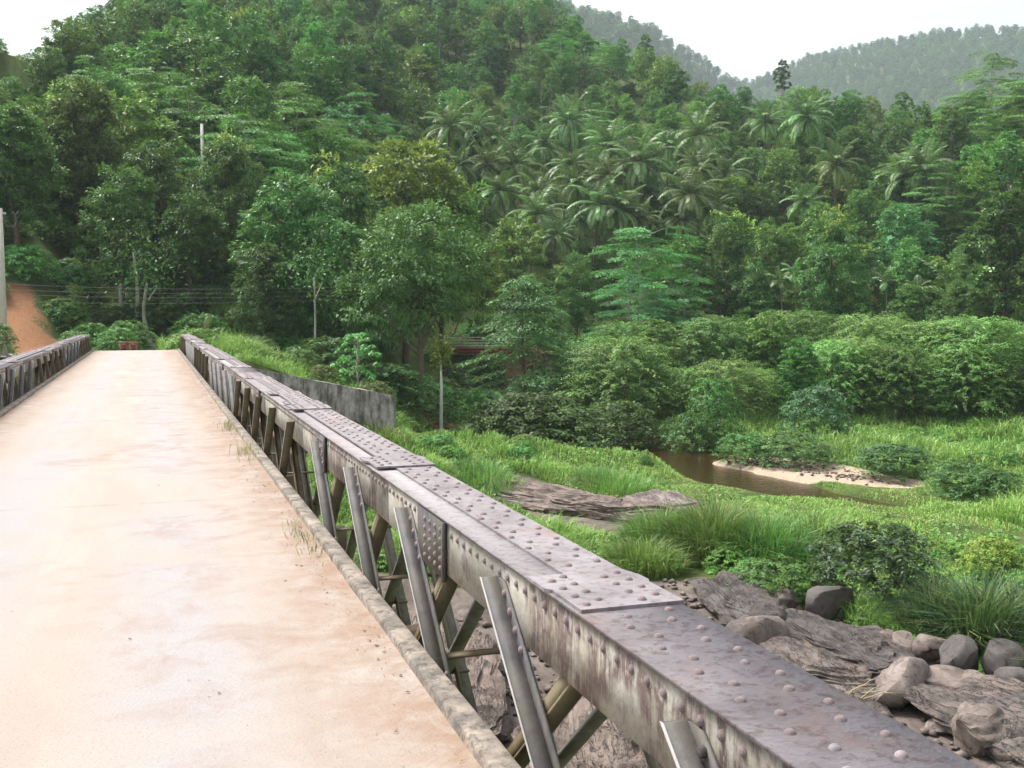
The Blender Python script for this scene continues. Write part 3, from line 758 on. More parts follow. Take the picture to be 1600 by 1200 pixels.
def sprays(seed, H, R, z0, layers, per_layer, leaves, L=0.16, barkm='bark', shape='umbrella', tilt=-0.1, trunk_r=0.16):
    """flat feathery sprays in tiers (albizia-like)"""
    r = np.random.default_rng(seed); Ps, As, Ns, Ls, Vs = [], [], [], [], []; m = MB()
    m.tube([(0, 0, 0), (r.normal() * .2, r.normal() * .2, H * 0.5), (r.normal() * .3, r.normal() * .3, H * 0.96)], trunk_r * np.array([1.1, 0.6, 0.1]), 7)
    for l in range(layers):
        t = (l + 0.5) / layers; z = z0 + (H - z0) * t
        env = R * ((1 - t ** 2.2) ** 0.6 if shape == 'umbrella' else (1.02 - t) ** 0.7) * (0.75 + 0.25 * min(1, t * 4))
        nb = max(4, int(per_layer * (0.5 + env / R * 0.7)))
        for b in range(nb):
            a = r.uniform(0, 2 * math.pi); dist = env * math.sqrt(r.uniform(0.08, 1)); zc = z + r.normal() * (H - z0) / layers * (0.32 if shape == 'cone' else 0.62)
            c = np.array([dist * math.cos(a), dist * math.sin(a), zc - 0.10 * dist]); o = np.array([math.cos(a), math.sin(a), tilt])
            if b % 3 == 0: m.tube([(0, 0, zc - 0.3 * dist - 0.2), c * np.array([.6, .6, 1]) - (0, 0, .12), c], [trunk_r * .22, trunk_r * .14, .012], 4)
            n = leaves; side = np.array([-o[1], o[0], 0])
            u = r.uniform(-1, 1, n); w = r.uniform(-1, 1, n) * np.sqrt(np.maximum(0, 1 - u * u)); sz = r.uniform(0.55, 1.0) * R * 0.25
            P = c + o * (u * sz * 1.25)[:, None] + side * (w * sz)[:, None] + np.array([0, 0, 1.]) * (-(0.22 * (w * w + np.maximum(u, 0) ** 2)) * sz + r.normal(size=n) * 0.05)[:, None]
            Ps.append(P); As.append(unit(o * 1.0 + side * np.sign(w)[:, None] * 0.9 + r.normal(size=(n, 3)) * .3 + (0, 0, -.15)))
            Ns.append(unit(np.array([0, 0, 1.]) + o * 0.25 + r.normal(size=(n, 3)) * 0.28)); Ls.append(L * r.uniform(.7, 1.3, n))
            Vs.append(np.clip(r.uniform(0.2, 0.85) + r.normal(size=n) * 0.12, 0, 0.93))
    Ls = np.concatenate(Ls)
    return m.mesh('trunk', M[barkm], True), leaf_mesh('crown', np.concatenate(Ps), np.concatenate(As), np.concatenate(Ns), Ls, Ls * 0.42, np.concatenate(Vs), M['leaf']), H

def shoots(seed, H, R, n_sh, per, L=0.2, asp=0.45, z0=0.4, trunk=True, arch=0.6):
    """long arching leafy shoots rising from low down (bank trees, shrubs)"""
    r = np.random.default_rng(seed); Ps, As, Ns, Ls, Vs = [], [], [], [], []; m = MB()
    for k in range(3 if trunk else 1):
        a = k * 2.1 + r.uniform(0, 1)
        m.tube([(0.15 * math.cos(a), 0.15 * math.sin(a), 0), (R * .25 * math.cos(a), R * .25 * math.sin(a), H * .4), (R * .4 * math.cos(a), R * .4 * math.sin(a), H * .8)], H * np.array([.012, .008, .003]), 6)
    for k in range(n_sh):
        a = r.uniform(0, 2 * math.pi); q = math.sqrt(r.random()); zt = r.random() ** 0.75
        env = math.sqrt(max(0.05, 1 - (zt * 0.97) ** (2.6 if arch > .5 else 2.9)))
        c = np.array([R * q * env * math.cos(a), R * q * env * math.sin(a), z0 + (H - z0 - 0.1 * H) * zt])
        ln = r.uniform(0.14, 0.24) * H * (1 if arch > .5 else 1.25); o = unit(np.array([math.cos(a) * (0.5 + q), math.sin(a) * (0.5 + q), r.uniform(0.3, 1.5)]))
        t = np.linspace(0, 1, per); pts = c + o * (t * ln)[:, None] + np.array([0, 0, -1.]) * (arch * ln * t * t)[:, None]
        tg = unit(np.gradient(pts, axis=0)); sd = unit(np.cross(tg, np.array([0, 0, 1.0])) + r.normal(size=3) * .25)
        sg = np.where(np.arange(per) % 2 == 0, 1, -1)[:, None]
        Ps.append(pts + r.normal(size=(per, 3)) * 0.03); As.append(unit(sd * sg + tg * 0.65 + r.normal(size=(per, 3)) * .22 + (0, 0, -.12)))
        Ns.append(unit(np.array([0, 0, 1.]) + o * .4 + r.normal(size=(per, 3)) * .3)); Ls.append(L * r.uniform(.7, 1.2, per) * (1.1 - 0.5 * t))
        Vs.append(np.clip(r.uniform(.15, .85) + 0.2 * (t - .5) + r.normal(size=per) * .08, 0, 1))
    Ls = np.concatenate(Ls)
    return m.mesh('trunk', M['bark'], True), leaf_mesh('crown', np.concatenate(Ps), np.concatenate(As), np.concatenate(Ns), Ls, Ls * asp, np.concatenate(Vs), M['leaf']), H

def palm(seed, H=9, n=22, FL=4.4, pairs=34, LL=0.85, tr=0.14, barkm='bark', nuts=True, droop=1.0, lw=0.085):
    r = np.random.default_rng(seed); m = MB(); Ps, As, Ns, Ls, Ws, Vs = [], [], [], [], [], []
    lx, ly = r.normal(size=2) * 0.5; zz = np.linspace(0, 1, 7)
    tp = np.stack([lx * zz ** 2, ly * zz ** 2, zz * H], -1); m.tube(tp, tr * np.array([1.5, 1.05, 1, .95, .9, .9, 1.0]), 8)
    top = tp[-1]; R_ = MB()
    for k in range(n):
        a = k * 2.39996 + r.uniform(-.2, .2); e = math.radians(82 - 115 * (k / n) ** 0.9 + r.uniform(-8, 8)); f = FL * r.uniform(.85, 1.1)
        s = np.linspace(0, 1, 16); el = e - droop * 1.25 * s ** 1.5 * (0.55 + 0.45 * math.cos(e))
        dr = np.stack([np.cos(el) * math.cos(a), np.cos(el) * math.sin(a), np.sin(el)], -1)
        pts = top + np.concatenate([[[0, 0, 0]], np.cumsum(dr[:-1] * f / 15, 0)])
        R_.tube(pts, np.linspace(.045, .01, 16), 4)
        t = np.linspace(0.10, 1, pairs); pp = np.stack([np.interp(t, s, pts[:, i]) for i in range(3)], -1); tg = unit(np.stack([np.interp(t, s, dr[:, i]) for i in range(3)], -1))
        side = np.array([-math.sin(a), math.cos(a), 0]); roll = r.normal() * .35
        upv = unit(np.cross(side[None], tg)) * -1
        upv = np.where(upv[:, 2:3] < 0, -upv, upv) if e < 1.3 else upv
        ll = LL * np.interp(t, [0, .25, .7, 1], [.55, 1, .9, .35]); v0 = r.uniform(.2, .8)
        for sg in (-1, 1):
            ax = unit(side * sg * math.cos(roll) + tg * 0.55 + np.array([0, 0, -0.42 * droop]) + upv * 0.18 + r.normal(size=(pairs, 3)) * .10)
            Ps.append(pp); As.append(ax); Ns.append(unit(upv + side * sg * 0.3 + r.normal(size=(pairs, 3)) * .12)); Ls.append(ll * r.uniform(.85, 1.1, pairs)); Ws.append(np.full(pairs, lw))
            dead = k >= n - 2 and n > 14
            Vs.append(np.clip(v0 + r.normal(size=pairs) * .1, 0, .93) if not dead else np.full(pairs, 0.97))
    cm = leaf_mesh('crown', np.concatenate(Ps), np.concatenate(As), np.concatenate(Ns), np.concatenate(Ls), np.concatenate(Ws), np.concatenate(Vs), M['frond'], 0.05)
    # rachises and nuts join the trunk mesh so that they stay brown
    m.add(np.concatenate(R_.v), np.concatenate(R_.q))
    if nuts:
        for k in range(9):
            a = r.uniform(0, 6.28); c = top + np.array([.33 * math.cos(a), .33 * math.sin(a), -.35 + r.uniform(-.2, .15)])
            m.tube([c + (0, 0, .15), c + (0, 0, .09), c, c - (0, 0, .1), c - (0, 0, .14)], [.02, .10, .13, .09, .01], 6)
    return m.mesh('trunk', M[barkm], True), cm, H

PK = {}
for i in range(4): PK['broad%d' % i] = broad(20 + i, clumps=330, per=34, L=0.30, R=4.2 + 0.3 * (i % 2), nl=9 + i, z0=2.6 + 0.4 * i)
for i in range(3): PK['big%d' % i] = broad(30 + i, H=16, R=5.4, z0=3.0, nl=13, clumps=620, per=34, L=0.36, asp=0.55, trunk_r=0.26)
for i in range(3): PK['glossy%d' % i] = broad(40 + i, H=12, R=3.7, z0=1.4, nl=12, clumps=430, per=36, L=0.27, asp=0.42, taper=0.4, trunk_r=0.17, droop=0.5)
PK['spread'] = broad(52, H=10, R=4.9, z0=4.6, nl=12, clumps=430, per=36, L=0.22, asp=0.55, trunk_r=0.19, flat=0.72)
PK['column'] = broad(55, H=11, R=2.6, z0=0.6, nl=13, clumps=420, per=36, L=0.22, asp=0.6, taper=0.22)
for i in range(3): PK['albizia%d' % i] = sprays(60 + i, 11, 5.2, 4.2, 5, 13, 190, L=0.24, barkm='bark_pale')
for i in range(2): PK['tier%d' % i] = sprays(70 + i, 7.5, 3.4, 1.4, 9, 12, 150, L=0.17, shape='cone', tilt=-0.28, trunk_r=0.12)
for i in range(3): PK['tall%d' % i] = broad(80 + i, H=15, R=2.5 + .3 * i, z0=6.0 + i, nl=8, clumps=210, per=28, L=0.32, asp=0.42, barkm='bark_pale', trunk_r=0.17, taper=0.5, droop=.4)
for i in range(3): PK['palm%d' % i] = palm(90 + i, H=8.5 + i * 0.8, n=24 + 2 * i, FL=4.35, LL=0.9, pairs=40, lw=0.10, droop=1.15)
PK['areca'] = palm(97, H=6.0, n=10, FL=1.9, pairs=20, LL=0.65, tr=0.06, barkm='bark_pale', nuts=False, droop=1.1, lw=0.11)
PK['palmlow'] = palm(98, H=1.4, n=15, FL=3.6, pairs=30, LL=0.7, nuts=False, droop=0.8)
PK['palmlow'] = (*PK['palmlow'][:2], 4.6)
for i in range(3): PK['bank%d' % i] = shoots(100 + i, 7.0, 3.2, 640, 24, L=0.25, asp=0.36, z0=1.0, arch=0.5001 - .0002 * 2)
for i in range(3): PK['bush%d' % i] = shoots(110 + i, 2.2, 1.6, 300, 16, L=0.17, asp=0.5, z0=0.1, trunk=False)
PK['cassava'] = sprays(120, 4.5, 3.4, 0.8, 7, 14, 120, L=0.22, shape='umbrella', tilt=-0.2, trunk_r=0.08)
def broad_lo(seed, H, R, L, clumps, per, taper=0.5, z0=2.0): return broad(seed, H=H, R=R, z0=z0, nl=9, clumps=clumps, per=per, L=L, asp=0.55, taper=taper)
for i in range(4): PK['hill%d' % i] = broad_lo(130 + i, 10, 3.8 + 0.3 * i, 0.42, 210, 22, 0.45 + 0.1 * (i % 2), 1.5)
def macaranga():
    """young tree with large drooping pale-green leaves in whorls"""
    r = np.random.default_rng(140); H = 4.2; m = MB(); Ps, As, Ns, Ls, Vs = [], [], [], [], []
    m.tube([(0, 0, 0), (.05, .02, 1.6), (.0, .1, 3.9)], [.06, .045, .015], 6)
    for k in range(64):
        z = r.uniform(1.3, 4.0); a = r.uniform(0, 6.28); q = r.uniform(.25, 1.0) * 1.75 * math.sqrt(max(.1, 1 - ((z - 2.2) / 2.1) ** 2))
        c = np.array([q * math.cos(a), q * math.sin(a), z])
        if k % 2: m.tube([(0, 0, z - .5), c * (.5, .5, 1) - (0, 0, .15), c], [.022, .015, .008], 4)
        for j in range(11):
            b = j * 2 * math.pi / 11 + r.uniform(-.2, .2); o = np.array([math.cos(b), math.sin(b), -0.75 + r.normal() * .25])
            Ps.append(c + (0, 0, .05)); As.append(o); Ns.append(unit(np.array([math.cos(b), math.sin(b), .9]))); Ls.append(r.uniform(.3, .46)); Vs.append(np.clip(r.uniform(.3, .9), 0, .93))
    Ls = np.array(Ls)
    return m.mesh('trunk', M['bark_pale'], True), leaf_mesh('crown', np.array(Ps), np.array(As), np.array(Ns), Ls, Ls * .55, np.array(Vs), M['leaf'], 0.05), H
PK['macaranga'] = macaranga()
def sapling():
    r = np.random.default_rng(150); m = MB()
    m.tube([(0, 0, 0), (.02, .05, 1.3), (-.06, .0, 2.6), (-.04, .02, 3.9)], [.085, .075, .06, .03], 8)
    m.tube([(-.05, 0, 2.9), (.15, .05, 3.3)], [.035, .02], 6)
    n = 420; P = r.normal(size=(n, 3)) * (.20, .20, .32) + (-.04, 0, 4.0); A = unit(r.normal(size=(n, 3)) + (0, 0, .2)); L = r.uniform(.12, .22, n)
    return m.mesh('trunk', M['bark_white'], True), leaf_mesh('crown', P, A, unit(r.normal(size=(n, 3)) + (0, 0, 1)), L, L * .6, r.uniform(.2, .93, n), M['leaf']), 4.3
PK['sapling'] = sapling()

DARK, MID, BRIGHT, YELLOW, BLUE, PALMC = (0.074, 0.165, 0.044), (0.125, 0.260, 0.058), (0.130, 0.340, 0.070), (0.220, 0.330, 0.062), (0.085, 0.220, 0.088), (0.155, 0.255, 0.092)
def mixc(a, b, t): return tuple(a[i] * (1 - t) + b[i] * t for i in range(3))
def plant(kind, x, y, ht, label, cat='tree', name='broadleaf_tree', tint=MID, group=None, wide=1.0, rot=None, dz=0.0, crown='crown'):
    tm, cm, H = PK[kind]; s = ht / H
    e = empty(name, (x, y, gz(x, y) - 0.08 + dz), random.uniform(0, 6.28) if rot is None else rot, (s * wide, s * wide, s))
    tag(e, label, cat, group)
    obj('trunk', tm, e)
    c = obj(crown, cm, e); c.color = (*tint, 1)
    return e

def plant_px(kind, px, D, py, label, **kw):
    x, y = at(px, D); ht = ray_z(py, D) - gz(x, y)
    return plant(kind, float(x), float(y), max(0.5, ht), label, **kw)

# ------------------------------------------------------------------ single trees and shrubs one can point to
TREES = [
 # kind, px, depth, top row, label, tint, width, name
 ('big0', 30, 66, 165, 'huge dark tree with large mottled leaves above the utility pole', mixc(DARK, YELLOW, .18), 1.05, 'broadleaf_tree'),
 ('big1', 135, 74, 128, 'tallest dark brownish tree rising behind the left rail', mixc(DARK, YELLOW, .25), 0.85, 'broadleaf_tree'),
 ('big2', -85, 64, 190, 'big dark tree cut off by the frame edge above the red bank', DARK, 1.0, 'broadleaf_tree'),
 ('glossy0', 250, 72, 215, 'dense dark tree over the middle of the far road end', DARK, 1.1, 'broadleaf_tree'),
 ('broad1', 190, 66, 262, 'dark tree with bare pale twin stems behind the brick posts', mixc(DARK, MID, .3), 0.95, 'broadleaf_tree'),
 ('glossy1', 360, 72, 205, 'tall glossy tree with yellow tips behind the right rail end', mixc(DARK, MID, .5), 0.95, 'broadleaf_tree'),
 ('glossy2', 455, 66, 262, 'broad glossy dark tree standing left of the pale-leaved sapling', mixc(DARK, MID, .25), 1.15, 'broadleaf_tree'),
 ('glossy0', 540, 72, 245, 'dark upright tree just left of the yellowish tree', mixc(DARK, MID, .2), 0.95, 'broadleaf_tree'),
 ('broad2', 300, 68, 300, 'dark low tree with thin trunk behind the truss end', DARK, 1.0, 'broadleaf_tree'),
 ('glossy1', 415, 62, 370, 'low dark leafy tree above the wing wall start', DARK, 1.1, 'broadleaf_tree'),
 ('broad0', 640, 86, 222, 'yellow-green tree rising behind the spreading tree', mixc(MID, YELLOW, .75), 0.95, 'broadleaf_tree'),
 ('broad3', 690, 88, 285, 'mid-green tree right of the yellow-green tree', mixc(MID, YELLOW, .3), 0.9, 'broadleaf_tree'),
 ('spread', 655, 62, 335, 'spreading grey-green tree with bare brown trunk beside the wing wall', mixc(MID, (0.09, 0.11, 0.05), .5), 0.92, 'spreading_tree'),
 ('macaranga', 558, 53, 512, 'young tree with large pale drooping leaves above the wing wall', (0.12, 0.26, 0.06), 0.95, 'young_tree'),
 ('sapling', 690, 58, 538, 'slim pale-stemmed sapling with a small yellowish tuft', (0.20, 0.26, 0.05), 1.0, 'sapling'),
 ('tier0', 822, 76, 432, 'layered tree with flat drooping sprays in front of the red beam', mixc(MID, (0.08, 0.115, 0.06), .5), 1.1, 'layered_tree'),
 ('albizia0', 1000, 96, 350, 'bright green feathery tree in front of the palm grove', (0.085, 0.29, 0.07), 1.05, 'feathery_tree'),
 ('albizia1', 985, 88, 425, 'low bluish-green feathery tree behind the bank trees', (0.072, 0.25, 0.078), 0.95, 'feathery_tree'),
 ('albizia2', 1065, 92, 420, 'feathery tree right of the low bluish-green one', (0.078, 0.26, 0.075), 0.8, 'feathery_tree'),
 ('broad1', 900, 92, 395, 'dark round tree between the layered tree and the feathery trees', mixc(DARK, MID, .4), 0.75, 'broadleaf_tree'),
 ('broad0', 1140, 104, 335, 'dark tree topped with yellow young leaves beside the feathery tree', mixc(DARK, MID, .4), 0.85, 'broadleaf_tree'),
 ('glossy2', 1300, 100, 325, 'dark bushy tree topped with pale yellow leaves beside the tin roof', mixc(DARK, MID, .4), 0.95, 'broadleaf_tree'),
 ('column', 1565, 92, 270, 'dark vine-clad column of a tree at the picture edge', DARK, 1.05, 'vine_clad_tree'),
 ('cassava', 35, 65, 412, 'rounded blue-green feathery shrub on the red bank by the pole', (0.062, 0.150, 0.075), 1.0, 'shrub'),
 ('palmlow', 130, 62, 425, 'low palm on the bank behind the left rail', mixc(PALMC, DARK, .5), 1.0, 'palm'),
 ('palmlow', 1482, 100, 372, 'stemless palm fanning up below the light-green trees', PALMC, .75, 'palm'),
 ('palmlow', 322, 60, 482, 'young palm with arching fronds behind the right rail end', PALMC, 0.6, 'palm'),
]
for k, px, D, py, lab, tint, w, nm in TREES:
    plant_px(k, px, D, py, lab, tint=tint, wide=w, name=nm, cat='palm' if nm == 'palm' else ('shrub' if nm == 'shrub' else 'tree'), crown='fronds' if nm == 'palm' else 'crown')

def young(e, kind, n, top=.97):
    r = np.random.default_rng(n + len(kind)); tm, cm, H = PK[kind]
    co = np.empty(len(cm.vertices) * 3, np.float32); cm.vertices.foreach_get('co', co); co = co.reshape(-1, 3)
    hi = co[(co[:, 2] > np.percentile(co[:, 2], 86)) & (np.hypot(co[:, 0], co[:, 1]) < H * .32)]; C = hi[r.choice(len(hi), n)] + (0, 0, .18)
    k = np.repeat(np.arange(n), 34); m_ = len(k); P = C[k] + r.normal(size=(m_, 3)) * (.34, .34, .16); L = r.uniform(.2, .34, m_)
    o = obj('young_leaves', leaf_mesh('young_leaves', P, unit(r.normal(size=(m_, 3)) + (0, 0, .3)), unit(r.normal(size=(m_, 3)) * .5 + (0, 0, 1)), L, L * .5, r.uniform(.3, .9, m_), M['leaf']), e); o.color = (0.36, 0.46, 0.085, 1)
for e in [o for o in scene.objects if o.type == 'EMPTY' and o.get('label') and 'yellow' in o['label'] and o.name.startswith('broadleaf')]:
    young(e, {'dark tr': 'broad0', 'dark bu': 'glossy2', 'tall gl': 'glossy1'}.get(e['label'][:7], 'broad0'), 14 if 'topped' in e['label'] else 4)
# bare trunks in the gloom at the end of the road
for px, D, py, lean, lab in [(206, 63, 392, .35, 'crooked pale trunk in the dark wood right above the brick posts'), (190, 64, 440, 0, 'thin straight pale trunk left of the crooked one'), (240, 62, 440, -.45, 'leaning brown trunk right of the brick posts'),
                             (490, 58, 430, .1, 'thin pale trunk behind the weeds of the wing wall')]:
    x, y = at(px, D); ht = ray_z(py, D) - gz(x, y); m = MB(); t = np.linspace(0, 1, 7)
    m.tube(np.stack([lean * np.sin(t * 3.4) * 0.7 + lean * 0.8 * t, 0.1 * np.sin(t * 5), t * ht], -1), (0.13 if px < 400 else 0.07) * np.linspace(1.1, .55, 7), 8)
    m.tube([(lean * .5, 0, ht * .75), (lean * .5 + .5, .2, ht * .95)], [.05, .03], 6)
    e = empty('bare_tree', (x, y, gz(x, y) - .1)); tag(e, lab, 'tree'); obj('trunk', m.mesh('trunk', M['bark_pale'], True), e)
    n = 500; r = np.random.default_rng(int(px)); P = r.normal(size=(n, 3)) * (1.0, 1.0, .8) + (lean * .8, 0, ht + .5); L = r.uniform(.15, .3, n)
    c = obj('crown', leaf_mesh('crown', P, r.normal(size=(n, 3)), unit(r.normal(size=(n, 3)) + (0, 0, 1.2)), L, L * .5, r.random(n) * .9, M['leaf']), e); c.color = (*DARK, 1)

# coconut palms of the grove: px, crown row, height
PALMS = [(712, 262, 8.5), (738, 205, 9), (775, 225, 8), (815, 262, 9.5), (893, 195, 9.5), (880, 262, 8.5), (985, 258, 9.5), (1015, 300, 8), (1088, 268, 9.5), (1140, 275, 9), (1190, 196, 11), (1240, 192, 11),
         (925, 322, 8), (965, 330, 7.5), (862, 372, 7), (790, 385, 6.5), (1438, 268, 9), (1040, 232, 9), (1075, 215, 9), (1300, 262, 9), (1245, 318, 7.5), (700, 205, 9), (955, 235, 9), (1110, 330, 6.5), (1395, 90 + 190, 8), (1275, 390, 6), (905, 290, 8), (1010, 235, 9), (842, 305, 8), (940, 282, 8.5), (1062, 305, 8), (758, 262, 8.5), (1122, 242, 9), (858, 228, 9), (1000, 345, 7), (905, 345, 7), (828, 335, 7.5), (1062, 345, 7), (795, 300, 8)]
for i, (px, py, ht) in enumerate(PALMS):
    ht *= random.uniform(.78, 1.12); x, y, D = stand(px, py, ht)
    lab = {10: 'left one of the two tall palms with long white trunks', 11: 'right one of the two tall palms with long white trunks', 16: 'lone coconut palm under the light-green trees', 8: 'coconut palm with orange nuts above the feathery tree',
           14: 'low coconut palm above the layered tree', 15: 'coconut palm with hanging fronds beside the spreading tree'}.get(i, 'grey-green coconut palm %s of the hillside palm grove' % ('on the upper edge' if py < 230 else ('in the middle' if py < 300 else 'at the foot')) if px < 1180 else 'scattered coconut palm right of the palm grove')
    plant('palm%d' % (i % 3), x, y, ht, lab, 'palm', 'coconut_palm', mixc(PALMC, MID, random.random() * .45), 'coconut palms of the grove', 1.0 + random.uniform(-.05, .15), crown='fronds')
for i, (px, py) in enumerate([(1243, 425), (1222, 440), (1385, 440), (1335, 425), (1150, 430), (1318, 440), (1440, 455), (1180, 445)]):
    x, y, D = stand(px, py, 5.5, 84, 120)
    plant('areca', x, y, 5.5, 'slender areca palm behind the bank trees', 'palm', 'areca_palm', mixc(PALMC, BRIGHT, .5), 'areca palms behind the bank trees', crown='fronds')

# bright feathery trees and tall pale-stemmed trees on the slopes
for i, (px, py, ht, w) in enumerate([(390, 175, 10, 1), (470, 150, 11, 1.1), (560, 158, 10, 1), (430, 210, 9, 1), (520, 195, 9, 1.1), (610, 190, 8, .8), (245, 112, 9, .9), (150, 105, 9, .8), (935, 172, 8, .8), (885, 180, 8, .7), (1238, 222, 8, .9), (300, 150, 8, .9)]):
    x, y, D = stand(px, py, ht, 80)
    plant('albizia%d' % (i % 3), x, y, ht, 'vivid green feathery tree on the big hill beside the palm grove' if px < 700 else 'vivid green feathery tree on the slope around the palms', 'tree', 'feathery_tree', mixc((0.085, 0.27, 0.06), BRIGHT, random.random()), 'feathery trees on the hill', w)
for i, (px, py, ht, w) in enumerate([(1475, 165, 13, 1.2), (1540, 95, 14, 1), (1432, 205, 12, 1.1), (1592, 130, 13, 1.1), (1510, 225, 12, 1.2), (1450, 265, 10, 1.1), (1565, 205, 12, 1.2), (1405, 240, 9, .9), (1620, 180, 13, 1.1), (1500, 150, 13, 1)]):
    x, y, D = stand(px, py, ht, 90)
    plant(('albizia%d' if i % 2 else 'tall%d') % (i % 3), x, y, ht, 'tall light-green plantation tree on the slope below the far ridge', 'tree', 'feathery_tree', mixc((0.13, 0.27, 0.07), (0.165, 0.33, 0.085), random.random()), 'light-green trees below the far ridge', w)
for i, (px, py, ht) in enumerate([(830, 8, 13), (600, 52, 13), (845, 85, 12), (690, 20, 12), (725, 5, 12), (320, 5, 12), (350, 15, 12), (540, 10, 12), (675, 75, 11), (900, 30, 11), (430, 20, 12), (760, 40, 12), (1215, 85, 11), (500, 40, 12), (290, 60, 11), (805, 120, 12), (860, 110, 11)]):
    x, y, D = stand(px, py, ht, 110)
    plant('tall%d' % (i % 3), x, y, ht, 'lone tall dark tree breaking the skyline of the saddle' if px == 1215 else 'tall pale-stemmed tree standing above the wooded hillside', 'tree', 'tall_tree', mixc(BRIGHT, MID, random.random()) if px != 1215 else DARK, 'tall pale-stemmed trees on the hill')

# bank trees: a wall of leafy shoots along the far bank
BK = []
for i in range(17):
    px = 925 + i * 47 + random.uniform(-10, 10); D = 77 + random.uniform(-2, 3) - (i > 10) * 4
    BK.append((px, D, 500 + random.uniform(-24, 30) + (8 if i < 2 else 0)))
for i in range(13):
    BK.append((960 + i * 56 + random.uniform(-12, 12), 71.5 + random.uniform(-1.8, 1.8) - (i > 8) * 3, 548 + random.uniform(-34, 34)))
for i, (px, D, py) in enumerate(BK):
    plant_px(('bank%d' % (i % 3)) if i % 4 != 2 else random.choice(['glossy0', 'glossy2', 'column']), px, D, py, 'leafy tree in the %s row of the bank belt, %s' % ('back' if i < 17 else 'front', 'over the brown pool' if px < 1090 else ('behind the sand bar' if px < 1330 else 'beyond the reed clumps')), cat='tree', name='bank_tree', tint=mixc((0.105, 0.24, 0.058), (0.235, 0.40, 0.11), random.random()), group='trees of the belt along the far bank', wide=random.uniform(.85, 1.25) if i % 4 != 2 else random.uniform(1.1, 1.4))

belt = [(float(at(p, 76 - .004 * (p - 1700))[0]), float(at(p, 76 - .004 * (p - 1700))[1])) for p in range(1720, 2300, 34)] + [(float(at(p, 68)[0]), float(at(p, 68)[1])) for p in range(1740, 2300, 46)]
# shrubs one can point to
SH = [('bush0', 832, 56, 605, 'big vine-covered bush on the island of grass', (0.070, 0.135, 0.036), 1.25), ('bush1', 790, 58, 622, 'lower left shoulder bush beside the big vine-covered bush', (0.085, 0.16, 0.04), 1.3),
      ('bush2', 880, 55, 628, 'bush leaning on the big vine-covered bush, towards the river', (0.080, 0.15, 0.04), 1.4), ('bush0', 965, 64, 620, 'dark bush at the head of the brown pool', DARK, 1.1), ('bush1', 905, 70, 600, 'round bush above the pool left of the bank trees', MID, 1.3),
      ('bush2', 1115, 64, 580, 'tall vine-draped bush leaning over the brown pool', mixc(DARK, MID, .5), .55), ('bush0', 1085, 62, 640, 'dark bush hanging over the water edge', DARK, 1.0), ('bush1', 1278, 63, 596, 'large-leaved plant standing before the bank trees', (0.07, 0.15, 0.06), .8),
      ('bush2', 1372, 26.5, 808, 'sparse grey-green bush among the tall grass above the boulders', (0.060, 0.095, 0.04), .95), ('bush0', 1560, 30, 835, 'yellow-green shrub at the right edge above the reeds', (0.24, 0.33, 0.05), .9),
      ('bush1', 1225, 27, 868, 'low rounded green bush below the tall grass', (0.085, 0.17, 0.04), 1.3), ('bush2', 1510, 44, 715, 'leafy bush right of the sand bar end', (0.08, 0.155, 0.045), 1.4), ('bush0', 1560, 42, 728, 'leafy bush at the right edge beyond the grass', (0.08, 0.165, 0.045), 1.2),
      ('bush1', 1240, 54, 672, 'low bush on the bank behind the sand bar', (0.09, 0.18, 0.055), 1.5), ('bush2', 1165, 55, 672, 'mounded green bush between pool and sand bar', (0.11, 0.22, 0.06), 1.2), ('bush0', 1400, 50, 690, 'low creeper mound behind the far end of the sand bar', (0.075, 0.15, 0.045), 1.7),
      ('bush1', 585, 50, 590, 'pale weed clump on top of the wing wall', (0.15, 0.21, 0.06), .8), ('bush2', 505, 51, 565, 'pale grassy bush on top of the wing wall', (0.15, 0.21, 0.06), .9), ('bush0', 305, 51.5, 508, 'bright green bush beside the right rail end', (0.16, 0.29, 0.06), 1.2),
      ('bush1', 390, 51, 548, 'pale bush behind the right rail', (0.14, 0.21, 0.06), 1.2), ('bush2', 118, 56, 512, 'bright green bush behind the left rail end', (0.13, 0.27, 0.06), 1.0), ('bush0', -4, 48, 500, 'green bush at the foot of the utility pole', (0.11, 0.26, 0.06), .7),
      ('bush0', 350, 52, 532, 'pale weed bush behind the right rail, nearest the bright bush', (0.20, 0.27, 0.09), .9), ('bush1', 430, 52.5, 548, 'dry yellowish weed bush above the start of the wing wall', (0.24, 0.27, 0.10), .9), ('bush2', 470, 54, 540, 'green weed bush above the wing wall, in front of a thin pale trunk', (0.12, 0.22, 0.06), 1.0),
      ('bush0', 395, 56, 520, 'dark leafy bush under the trees behind the right rail', DARK, 1.3), ('bush1', 520, 58, 520, 'dark leafy bush behind the pale-leaved young tree', DARK, 1.4), ('bush2', 600, 58, 560, 'dark bush between the young tree and the spreading tree', DARK, 1.3),
      ('bush1', 625, 60, 604, 'dark green bush at the foot of the spreading tree', MID, 1.5), ('bush2', 735, 62, 600, 'leafy bush right of the pale-stemmed sapling', (0.12, 0.24, 0.06), 1.0), ('bush0', 1010, 50, 735, 'dark weed clump in the island grass', MID, 1.0)]
for k, px, D, py, lab, tint, w in SH:
    plant_px(k, px, D, py, lab, cat='bush', name='bush', tint=tint, wide=w, crown='foliage')

